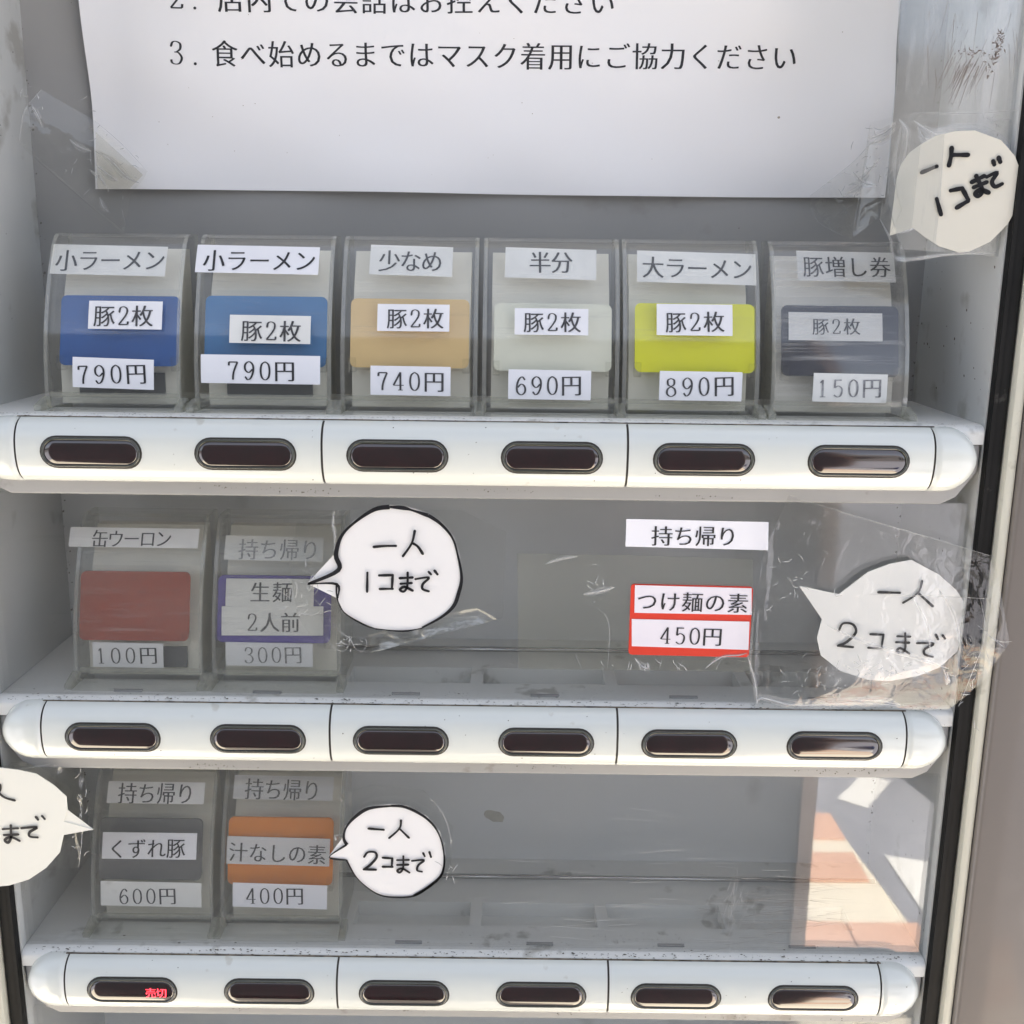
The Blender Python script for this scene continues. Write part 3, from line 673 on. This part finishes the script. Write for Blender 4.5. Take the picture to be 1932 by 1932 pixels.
# ================================================================== notice on the back panel
def ynot(x, z):
    return 51.6 - .9 * math.sin((x + 40) / 46.) * math.sin(z / 31. + .7) - .9 - 2.2 * math.exp(-((x + 118) / 9.) ** 2) * max(0, (z - 75) / 50) \
        - .75 * math.sin(x / 11. + z / 17.) * math.sin(z / 9.) - .6 * math.sin(x / 23. - z / 6.5 + 1) * math.sin(x / 37. + 2) - 1.1 * math.exp(-((x - 119) / 10.) ** 2) * abs(math.sin(z / 14.))
fmn = lambda x, z, h: (x, ynot(x, z) - h, z)
notice = empty('paper_notice', (2, 51, 69), 'large white paper notice taped to the back panel, printed with two lines of Japanese', 'notice')
mb = MB(); NXn, NZn = 70, 36; V = []; Fc = []
def pedge(u, v):     # slightly curved edges as the sheet sags
    z = 69.4 + 66 * v + (.6 * math.sin(u * 7) * .35 - .2) * (1 - v); xl = -114.6 - .6 * v + 1.0 * math.sin(v * 3.6); xr = 118.7 + .4 * math.sin(v * 7)
    return xl + (xr - xl) * u, z
for h in (-.12, .0):
    for j in range(NZn + 1):
        for i in range(NXn + 1): V.append(fmn(*pedge(i / NXn, j / NZn), h))
N_ = (NXn + 1) * (NZn + 1)
for kk in (0, 1):
    for j in range(NZn):
        for i in range(NXn): a = kk * N_ + j * (NXn + 1) + i; Fc.append((a, a + 1, a + NXn + 2, a + NXn + 1))
mb.add(V, Fc); sheet = mb.make('sheet', PAPER, notice, smooth=True, org=(2, 51, 69))
mb = MB()
a = at(425, 102, Y=50.6); b = at(1482, 107, Y=50.6); pp = (at(435, 102, Y=50.6) - a).length / 10
text_mesh(mb, '食べ始めるまではマスク着用にご協力ください', (a.x, a.z), (b.x, b.z), 51 * pp, fmn)
a = at(335, 101, Y=50.6); b = at(370, 102, Y=50.6); text_mesh(mb, '3.', (a.x, a.z), (b.x, b.z), 50 * pp, fmn, 1.05)
a = at(436, -1, Y=50.6); b = at(1137, 2, Y=50.6); text_mesh(mb, '店内での会話はお控えください', (a.x, a.z), (b.x, b.z), 51 * pp, fmn)
a = at(333, -5, Y=50.6); b = at(368, -4, Y=50.6); text_mesh(mb, '2.', (a.x, a.z), (b.x, b.z), 50 * pp, fmn, 1.05)
mb.make('printed_text', INK, sheet, fix=False, org=(2, 51, 69))

mb = MB(); rnd = random.Random(77)
for (u, v) in [(1470, 221), (985, 193), (905, 62), (1118, 118), (300, 230), (640, 255), (1230, 300), (1590, 60), (815, 330), (460, 200)] + [(rnd.uniform(190, 1650), rnd.uniform(0, 350)) for _ in range(14)]:
    q = at(u, v, Y=50.6); rr_ = rnd.uniform(.08, .17) if u != 1470 else .42
    mb.add([fmn(q.x + rr_ * math.cos(a_), q.z + rr_ * math.sin(a_) * rnd.uniform(.6, 1), .1) for a_ in [j * 1.05 for j in range(6)]], [tuple(range(6))])
mb.make('stain_speck', mat('pale_brown_stain', (.38, .33, .27), .8), sheet, fix=False, org=(2, 51, 69), kind='stuff')
# ================================================================== speech bubbles
def zmap(ox, oy, s): return lambda p: (ox + s * p[0], oy + s * p[1])
def bubble(label, pts, zm, Y, mcard, strokes, width, marker=None, tilt=0, group='hand cut speech bubble cards'):
    P = [zm(p) for p in pts]
    Yf = (lambda x: Y + tilt * x)
    def hit(p):
        q = at(*p, Y=Y)
        for _ in range(6): q = at(*p, Y=Yf(q.x))
        return q
    W = [hit(p) for p in P]; cx = sum(q.x for q in W) / len(W); cz = sum(q.z for q in W) / len(W); cy = Yf(cx)
    root = empty('speech_bubble_card', (cx, cy, min(q.z for q in W)), label, 'paper bubble', group); org = (cx, cy, min(q.z for q in W))
    fm = lambda x, z, h: (x, Yf(x) - h + .25 * math.sin(x / 9.) * math.sin(z / 8.), z)
    mb = MB(); poly = [(q.x, q.z) for q in W]
    V = [fm(x, z, -.15) for x, z in poly] + [fm(x, z, .05) for x, z in poly]; n = len(poly)
    bm = bmesh.new(); 
    f0 = [bm.verts.new([c * MM for c in (Vector(v) - Vector(org))]) for v in V]
    bm.faces.new(f0[:n]); bm.faces.new(f0[n:][::-1])
    for i in range(n): bm.faces.new((f0[i], f0[n + i], f0[n + (i + 1) % n], f0[(i + 1) % n]))
    bmesh.ops.triangulate(bm, faces=[f for f in bm.faces if len(f.verts) > 4]); bmesh.ops.recalc_face_normals(bm, faces=bm.faces)
    me = bpy.data.meshes.new('card'); bm.to_mesh(me); bm.free(); card = link('card', me, mcard, root)
    fm2 = lambda x, z, h: (x, Yf(x) - h - .42, z)
    mb = MB(); li = 0
    def pen(px, wd, jit=True):
        nonlocal li
        li += 1; Q = [Vector((q.x, q.z)) for q in (hit(p) for p in px)]; Q = catmull(Q, 5) if len(Q) > 2 else [Q[0].lerp(Q[1], t / 4) for t in range(5)]
        wv = random.uniform(.9, 1.12); h = .02 + .012 * (li % 6)
        V_, F_ = ribbon(Q, lambda d, t: wd * wv * (1 + .12 * math.sin(t * 5 + li))); mb.add([fm2(v.x, v.y, h) for v in V_], F_)
        for e in (Q[0], Q[-1]): mb.add([fm2(e.x + wd * wv * math.cos(a * .628), e.y + wd * wv * math.sin(a * .628), h + .006) for a in range(10)], [tuple(range(10))])
    for st in strokes: pen([zm(p) for p in st], width)
    mb.make('handwriting', PEN, card, fix=False, org=org)
    if marker:
        mb = MB()
        for (i0, i1, wd) in marker:
            idx = [j % n for j in range(i0, i1 + 1)]; Q = [Vector(poly[j]) for j in idx]; c = Vector((cx, cz))
            Q = [q + (c - q).normalized() * wd * .75 for q in Q]; Qs = [Q[0].lerp(Q[1], t / 3) for t in range(4)] if len(Q) == 2 else catmull(Q, 5)
            V_, F_ = ribbon(Qs, lambda d, t: wd * (.8 + .25 * math.sin(t * 9 + i0))); mb.add([fm2(v.x, v.y, .015) for v in V_], F_)
        mb.make('marker_outline', PEN, card, fix=False, org=org)
    return root
z2 = zmap(351.4, 926.4, .2976)
bubble('round bubble card outlined in black marker, its tail over the purple button', [(1290, 88), (1380, 96), (1440, 112), (1540, 145), (1620, 200), (1695, 290), (1730, 400), (1755, 545), (1735, 650), (1700, 735), (1620, 805), (1500, 870), (1375, 890), (1200, 875), (1120, 845), (1000, 770), (955, 680), (950, 590), (765, 588), (955, 500), (940, 400), (975, 280), (1060, 190), (1190, 105)],
    z2, 1.6, BUB, [[(1190, 352), (1260, 346), (1330, 345)], [(1450, 250), (1430, 330), (1375, 410)], [(1440, 330), (1470, 350), (1500, 395)], [(1150, 515), (1148, 635)],
    [(1225, 532), (1310, 530)], [(1310, 530), (1305, 615)], [(1228, 618), (1310, 617)], [(1355, 550), (1435, 545)], [(1360, 585), (1430, 580)], [(1405, 515), (1402, 600), (1380, 634), (1356, 622), (1385, 604), (1436, 628)],
    [(1455, 555), (1540, 545), (1502, 585), (1500, 618), (1538, 632)], [(1538, 510), (1552, 525)], [(1575, 502), (1593, 525)]], .36, [(18, 24, .62), (24, 27, .55), (27, 35, .5), (35, 37, .28), (16, 18, .38), (37, 41, .26)])
z4 = zmap(383.4, 1469.5, .2976)
bubble('small round bubble card outlined in black marker, its tail over the orange button', [(1190, 160), (1290, 170), (1420, 240), (1500, 340), (1535, 480), (1520, 600), (1440, 680), (1340, 740), (1220, 750), (1120, 735), (1030, 680), (960, 610), (905, 510), (795, 492), (905, 412), (885, 370), (900, 300), (960, 230), (1050, 175)],
    z4, 1.6, BUB, [[(1050, 310), (1145, 318)], [(1255, 258), (1245, 310), (1180, 370)], [(1245, 310), (1305, 368)], [(1022, 488), (1045, 460), (1090, 460), (1100, 492), (1060, 540), (1020, 568)], [(1020, 568), (1095, 570)],
    [(1140, 495), (1200, 499)], [(1200, 499), (1196, 551)], [(1140, 552), (1200, 552)], [(1230, 510), (1305, 508)], [(1232, 540), (1300, 538)], [(1270, 485), (1268, 560), (1247, 588), (1232, 575), (1262, 562), (1308, 588)],
    [(1325, 515), (1400, 510), (1365, 542), (1357, 574), (1387, 583)], [(1395, 465), (1405, 485)], [(1435, 458), (1445, 490)]], .34, [(14, 19, .5), (19, 26, .42), (12, 14, .3), (4, 12, .3)])
z3 = zmap(1214, 894.5, .3718)
bubble('plain white bubble card under clear film at the right wall, tail pointing up left', [(1360, 435), (1500, 510), (1590, 590), (1640, 670), (1640, 770), (1590, 900), (1500, 980), (1400, 1020), (1250, 1050), (1140, 1045), (1000, 1000), (900, 920), (880, 830), (905, 735), (790, 567), (990, 608), (1140, 495), (1250, 455)],
    z3, .9, BUBC if False else mat('bubble_card_grey', (.84, .84, .83), .55, (30, .01)), [[(1190, 597), (1298, 600)], [(1410, 540), (1390, 600), (1315, 650)], [(1390, 600), (1465, 668)], [(990, 790), (1010, 755), (1060, 760), (1075, 800), (1030, 848), (985, 868)], [(985, 868), (1060, 875)],
    [(1150, 810), (1215, 812)], [(1215, 812), (1205, 880)], [(1138, 878), (1210, 882)], [(1285, 820), (1350, 822)], [(1280, 850), (1345, 853)], [(1325, 805), (1325, 880), (1305, 905), (1283, 895), (1300, 880), (1345, 908)],
    [(1385, 855), (1470, 858), (1425, 885), (1425, 912), (1465, 925)], [(1480, 812), (1492, 835)], [(1515, 815), (1527, 832)]], .34)
z1 = zmap(1293, 0, .3307)
bubble('cream bubble card under glossy wrinkled tape in the upper right corner', [(1350, 820), (1430, 775), (1540, 748), (1650, 745), (1800, 800), (1880, 890), (1922, 1000), (1910, 1150), (1840, 1280), (1740, 1380), (1620, 1435), (1560, 1440), (1450, 1405), (1370, 1355), (1300, 1300), (1165, 1345), (1235, 1200), (1205, 1100), (1205, 1020), (1230, 940), (1280, 870)],
    z1, 27, BUBC, [[(1345, 985), (1430, 950)], [(1515, 845), (1512, 890), (1500, 945)], [(1520, 885), (1608, 885)], [(1430, 1135), (1455, 1225)], [(1510, 1088), (1575, 1075)], [(1575, 1075), (1610, 1140)], [(1545, 1185), (1608, 1148)],
    [(1630, 1040), (1700, 1005)], [(1640, 1070), (1715, 1040)], [(1655, 1005), (1690, 1085), (1668, 1120), (1650, 1105), (1680, 1085), (1725, 1100)], [(1715, 1010), (1775, 985), (1745, 1035), (1762, 1066), (1802, 1050)],
    [(1752, 920), (1758, 940)], [(1783, 900), (1792, 925)]], .5, tilt=-.21)
z5 = zmap(0, 1310, .3638)
bubble('white bubble card cut by the left edge of the picture, beside the dark grey button', [(0, 378), (100, 390), (190, 410), (280, 470), (345, 530), (350, 600), (330, 660), (485, 700), (330, 730), (310, 820), (240, 900), (150, 960), (50, 990), (0, 995), (-120, 960), (-200, 850), (-220, 700), (-180, 520), (-90, 410)],
    z5, -2.8, mat('bubble_card_warm', (.78, .77, .70), .6, (30, .015)), [[(5, 465), (0, 500), (-60, 540)], [(-5, 505), (30, 532), (80, 546)], [(18, 695), (98, 690)], [(25, 725), (98, 722)], [(60, 675), (60, 740), (45, 765), (30, 750), (60, 735), (105, 755)],
    [(115, 690), (195, 685), (158, 710), (158, 733), (198, 738)], [(190, 632), (200, 645)], [(222, 627), (235, 642)], [(-95, 697), (-28, 700)], [(-28, 700), (-30, 762)], [(-95, 762), (-28, 764)]], .36)

# ================================================================== loose labels on the middle pane
RED = mat('red_card', (.70, .045, .02), .45, (10, .04))
root = empty('takeaway_label', at(1315, 1036, Y=2.4), 'bright white takeaway label stuck to the clear pane above the red price card', 'label'); org = at(1315, 1036, Y=2.4)
fp = lambda Y: (lambda x, z, h: (x, Y - h, z))
def pxquad(q, Y): return [(p.x, p.z) for p in (at(*c, Y=Y) for c in q)]
mb = MB(); slab(mb, pxquad([(1180, 1031), (1449, 1038), (1450, 985), (1182, 979)], 2.4), fp(2.4), -.1, .1); lo = mb.make('paper_label', mat('label_paper_bright', (.84, .84, .90), .6), root, org=org)
mb = MB(); a = at(1249, 1011, Y=2.3); b = at(1372, 1012, Y=2.3); pp = (at(1259, 1011, Y=2.3) - a).length / 10; text_mesh(mb, '持ち帰り', (a.x, a.z), (b.x, b.z), 42 * pp, fp(2.25)); mb.make('printed_text', INK, lo, fix=False, org=org)
org = at(1303, 1237, Y=2.4)
root = empty('price_card', org, 'red price card with white strips for 450 yen, taped to the clear pane', 'price card')
a = at(1187, 1168, Y=2.2); x0, x1, z0, z1 = pxrect(1188, 1103, 1417, 1236, 2.2)
mb = MB(); slab(mb, rrect(x0, x1, z0, z1, 1.0), lambda x, z, h: (x, 2.2 - h, z - .012 * (x - x0)), -.3, .2); rc = mb.make('red_card', RED, root, org=org)
for body, q, c0, c1, sz in (('つけ麺の素', [(1197, 1156), (1418, 1160), (1418, 1110), (1198, 1104)], (1221, 1134), (1392, 1138), 42), ('450円', [(1192, 1219), (1412, 1226), (1414, 1173), (1192, 1168)], (1256, 1199), (1344, 1201), 41)):
    mb = MB(); slab(mb, pxquad(q, 1.9), fp(1.9), -.1, .08); lo = mb.make('paper_strip', mat('strip_paper', (.80, .76, .82), .6), rc, org=org)
    a = at(*c0, Y=1.8); b = at(*c1, Y=1.8); mb = MB(); text_mesh(mb, body, (a.x, a.z), (b.x, b.z), sz * pp, fp(1.78)); o = mb.make('printed_text', INK, rc, fix=False, org=org)

# ================================================================== tapes and films
def film(name, label, cat, px, Y, m=FILM, creases=(), n=10, seed=0, bow=.0, extra=()):
    rr = random.Random(seed); Yf = Y if callable(Y) else (lambda u, v: Y)
    W = [at(u, v, Y=Yf(u, v)) for u, v in px]; org = sum(W, Vector()) / len(W); root = empty(name, org, label, cat, 'strips of clear tape and film' if name == 'clear_tape' else None)
    bm = bmesh.new(); vs = [bm.verts.new((q - org) * MM) for q in W]; f = bm.faces.new(vs)
    bmesh.ops.triangulate(bm, faces=[f]); bmesh.ops.subdivide_edges(bm, edges=bm.edges[:], cuts=5, use_grid_fill=True)
    for v in bm.verts:
        c = v.co / MM; v.co.y += MM * (.16 * math.sin(c.x * .9 + seed) * math.sin(c.z * .7 + c.x * .35) + .10 * math.sin(c.x * .31 - c.z * .9 + seed * 2))
    me = bpy.data.meshes.new('film'); bm.to_mesh(me); bm.free(); me.polygons.foreach_set('use_smooth', [True] * len(me.polygons))
    link('film', me, m, root)
    mb = MB(); mf = MB()
    for cr in creases:
        r = cr[0]; P = [at(u, v, Y=Yf(u, v) - .5) for u, v in cr[1:]]; P = catmull(P, 5) if len(P) > 2 else P
        mb.tube([p - org for p in P], [r * .55 * (.3 + .7 * math.sin(math.pi * min(.97, max(.03, t / (len(P) - 1))))) for t in range(len(P))], 6)
        if r > .13:         # soft sheen of a crease, painted as a whitish fold
            for kk, wm in enumerate((2.2, 4.2)):
                V_, F_ = ribbon([Vector((p.x, p.z)) for p in P], lambda d, t: r * wm * math.sin(math.pi * min(.99, max(.02, t))))
                mf.add([Vector((v.x, P[j // 2].y + .12 + .1 * kk, v.y)) - org for j, v in enumerate(V_)], F_)
    for (cx, cy, sx, sy, cnt) in extra:         # short random crinkles
        for _ in range(cnt):
            u, v = rr.gauss(cx, sx), rr.gauss(cy, sy); a = rr.uniform(0, 6.28); l = rr.uniform(2, 9); b = rr.uniform(-2, 2)
            P = catmull([at(u + t * l * math.cos(a) - b * (t * t) * math.sin(a), v + t * l * math.sin(a) + b * t * t * math.cos(a), Y=Yf(u, v) - .5) for t in (-1, 0, 1)], 3)
            mb.tube([p - org for p in P], [.09 * (.3 + .7 * math.sin(math.pi * min(.95, max(.05, t / (len(P) - 1))))) for t in range(len(P))], 5)
    if mf.V: mf.make('overlay', SHEEN, root, smooth=True, fix=False, kind='stuff')
    if mb.V: mb.make('crease', CREASE, root, smooth=True, kind='stuff')
    return root
Yl = lambda u, v: 47.5 if u > 110 else 47.5 - (110 - u) * .12
film('clear_tape', 'crinkled clear tape across the left corner onto the paper notice', 'tape', [(36, 271), (50, 202), (78, 169), (179, 228), (278, 324), (271, 337), (245, 370), (240, 410), (233, 443), (180, 398), (79, 311)], Yl, FILM,
     [(.22, (60, 200), (70, 215), (80, 240)), (.25, (130, 262), (150, 278), (172, 285)), (.3, (180, 285), (205, 300), (225, 320), (240, 335), (262, 345)), (.3, (182, 312), (205, 330), (222, 342)), (.2, (188, 372), (194, 390), (206, 400)),
      (.12, (36, 271), (42, 225), (50, 202), (78, 169)), (.10, (179, 228), (230, 272), (278, 324)), (.2, (168, 320), (188, 335), (200, 352)), (.15, (230, 395), (237, 425))], seed=1, extra=[(180, 300, 40, 50, 22), (60, 200, 12, 25, 10)])
film('clear_tape', 'yellowed clear tape patch on the lower left corner of the notice', 'tape', [(180, 248), (270, 330), (245, 356), (184, 357)], 47.2, FILMY, [], seed=3)
Yr = lambda u, v: 47.5 if u < 1640 else 47.5 - (u - 1640) * .20
film('clear_tape', 'crinkled clear tape across the lower right corner of the notice', 'tape', [(1528, 390), (1528, 370), (1607, 308), (1640, 274), (1642, 231), (1723, 212), (1678, 281), (1660, 374), (1657, 410), (1607, 451), (1560, 425)], Yr, FILM,
     [(.35, (1640, 262), (1670, 250), (1690, 232)), (.3, (1640, 272), (1668, 262), (1692, 240)), (.13, (1528, 390), (1545, 420), (1580, 440), (1607, 451)), (.12, (1528, 370), (1607, 308), (1640, 274), (1700, 222)), (.25, (1610, 325), (1630, 345), (1655, 350)),
      (.15, (1600, 350), (1625, 338), (1660, 300)), (.2, (1590, 370), (1620, 355), (1640, 330)), (.15, (1580, 405), (1610, 385))], seed=5, extra=[(1640, 320, 28, 40, 30), (1595, 395, 30, 20, 14)])
Yb = lambda u, v: 21 - (u - 1690) * .085
film('clear_film', 'glossy clear film wrapped over the cream bubble card', 'film', [(1660, 413), (1678, 281), (1723, 212), (1921, 208), (1935, 240), (1930, 330), (1898, 476), (1696, 489)], Yb, FILM,
     [(.5, (1725, 228), (1745, 242), (1765, 252), (1800, 250), (1840, 250), (1880, 262), (1905, 285), (1912, 320)), (.45, (1732, 240), (1745, 262), (1770, 258), (1820, 246), (1870, 254)), (.3, (1697, 225), (1712, 250), (1706, 300), (1692, 340)), (.2, (1700, 240), (1690, 300), (1688, 350)),
      (.15, (1660, 413), (1680, 450), (1696, 489), (1790, 480), (1898, 476)), (.12, (1723, 212), (1830, 214), (1921, 208)), (.25, (1860, 225), (1875, 235)), (.2, (1688, 440), (1710, 432), (1740, 425))], seed=8, extra=[(1700, 320, 10, 60, 20), (1878, 228, 14, 8, 12), (1830, 255, 50, 6, 10)])
film('clear_film', 'large clear film holding the plain white bubble card by the right frame', 'film', [(1489, 934), (1876, 1051), (1905, 1212), (1850, 1290), (1790, 1338), (1424, 1340), (1411, 1235), (1440, 1040)], lambda u, v: -.8 if u < 1780 else -.8 - (u - 1780) * .04, FILM,
     [(.4, (1428, 1330), (1438, 1317), (1500, 1330), (1600, 1326), (1660, 1328), (1698, 1332)), (.3, (1600, 1320), (1660, 1322), (1700, 1330)), (.1, (1489, 934), (1600, 970), (1740, 1010), (1876, 1051)), (.18, (1560, 1180), (1640, 1215), (1740, 1245), (1790, 1262)), (.14, (1720, 1120), (1750, 1180), (1755, 1230)),
      (.16, (1770, 1110), (1800, 1160), (1812, 1220)), (.18, (1780, 1260), (1790, 1290), (1786, 1265)), (.13, (1850, 1190), (1885, 1210), (1909, 1210)), (.13, (1845, 1180), (1880, 1210), (1895, 1222)), (.12, (1640, 1122), (1750, 1124), (1870, 1130)), (.12, (1850, 1130), (1858, 1200), (1830, 1280), (1810, 1330)), (.14, (1410, 1235), (1425, 1290), (1428, 1330))],
     seed=11, extra=[(1500, 1080, 30, 60, 26), (1640, 1265, 60, 12, 46), (1560, 1300, 50, 20, 20), (1840, 1280, 16, 40, 16)])
film('clear_film', 'clear plastic film with bright folds behind the red price card', 'film', [(978, 1262), (976, 1044), (1200, 1048), (1420, 1055), (1424, 1268)], 2.35, clear('clear_film_yellowish', (.95, .95, .90), .05, (.7, .7, .62), rough=.05, refl=1.6, bump=(40, .25, 2, .8)),
     [(.16, (1030, 1064), (1060, 1054), (1090, 1050)), (.25, (1100, 1122), (1130, 1116), (1160, 1108)), (.09, (1110, 1140), (1140, 1158), (1150, 1190), (1146, 1262)),
      (.28, (1198, 1242), (1210, 1256), (1222, 1260), (1222, 1250)), (.25, (1188, 1248), (1184, 1265)), (.15, (1085, 1235), (1098, 1262)), (.2, (1330, 1262), (1360, 1240), (1395, 1236), (1410, 1232)), (.15, (1250, 1240), (1244, 1262)), (.15, (1290, 1242), (1280, 1262)), (.15, (1362, 1242), (1350, 1265))], seed=14, extra=[(1220, 1255, 60, 6, 14), (1130, 1090, 20, 20, 8)])
film('clear_tape', 'wide clear tape holding the round bubble card, with air blisters over the purple button', 'tape', [(545, 1060), (560, 985), (640, 962), (870, 962), (955, 1004), (948, 1166), (740, 1182), (690, 1235), (600, 1220), (560, 1160)], 2.2, FILM,
     [(.10, (612, 1181), (700, 1175), (870, 1165), (945, 1160)), (.12, (620, 1168), (640, 1190), (660, 1205), (672, 1225), (690, 1230)), (.10, (615, 1200), (630, 1222), (650, 1228), (662, 1210)), (.1, (672, 1205), (688, 1205), (692, 1218), (680, 1232)), (.12, (525, 1098), (545, 1092), (560, 1105), (555, 1130), (535, 1120), (522, 1108)),
      (.12, (570, 1075), (590, 1085), (600, 1110), (590, 1125)), (.12, (572, 1120), (580, 1140), (560, 1145), (565, 1155), (590, 1160), (606, 1150), (598, 1135), (580, 1125)), (.1, (522, 1140), (535, 1136), (540, 1146), (528, 1150), (522, 1140)), (.15, (630, 965), (628, 990), (632, 1010), (630, 1040)), (.1, (618, 972), (636, 966), (640, 955))], seed=17, extra=[(570, 1120, 24, 28, 20), (660, 1215, 18, 10, 12)])
film('clear_tape', 'clear tape strip holding the bubble card at the left edge of the picture', 'tape', [(-40, 1446), (95, 1441), (160, 1460), (158, 1560), (150, 1638), (-40, 1650)], -1.2, FILM, [(.1, (0, 1455), (60, 1448), (95, 1441)), (.1, (150, 1500), (155, 1570), (148, 1638))], seed=20, extra=[(155, 1530, 6, 40, 14)])
film('clear_tape', 'clear tape edge showing round the small bubble card', 'tape', [(640, 1500), (700, 1480), (800, 1490), (855, 1560), (850, 1650), (790, 1690), (660, 1680)], 2.1, FILM, [(.09, (800, 1500), (830, 1525), (848, 1570), (850, 1600))], seed=23, extra=[(640, 1560, 6, 40, 10), (845, 1640, 8, 18, 8)])
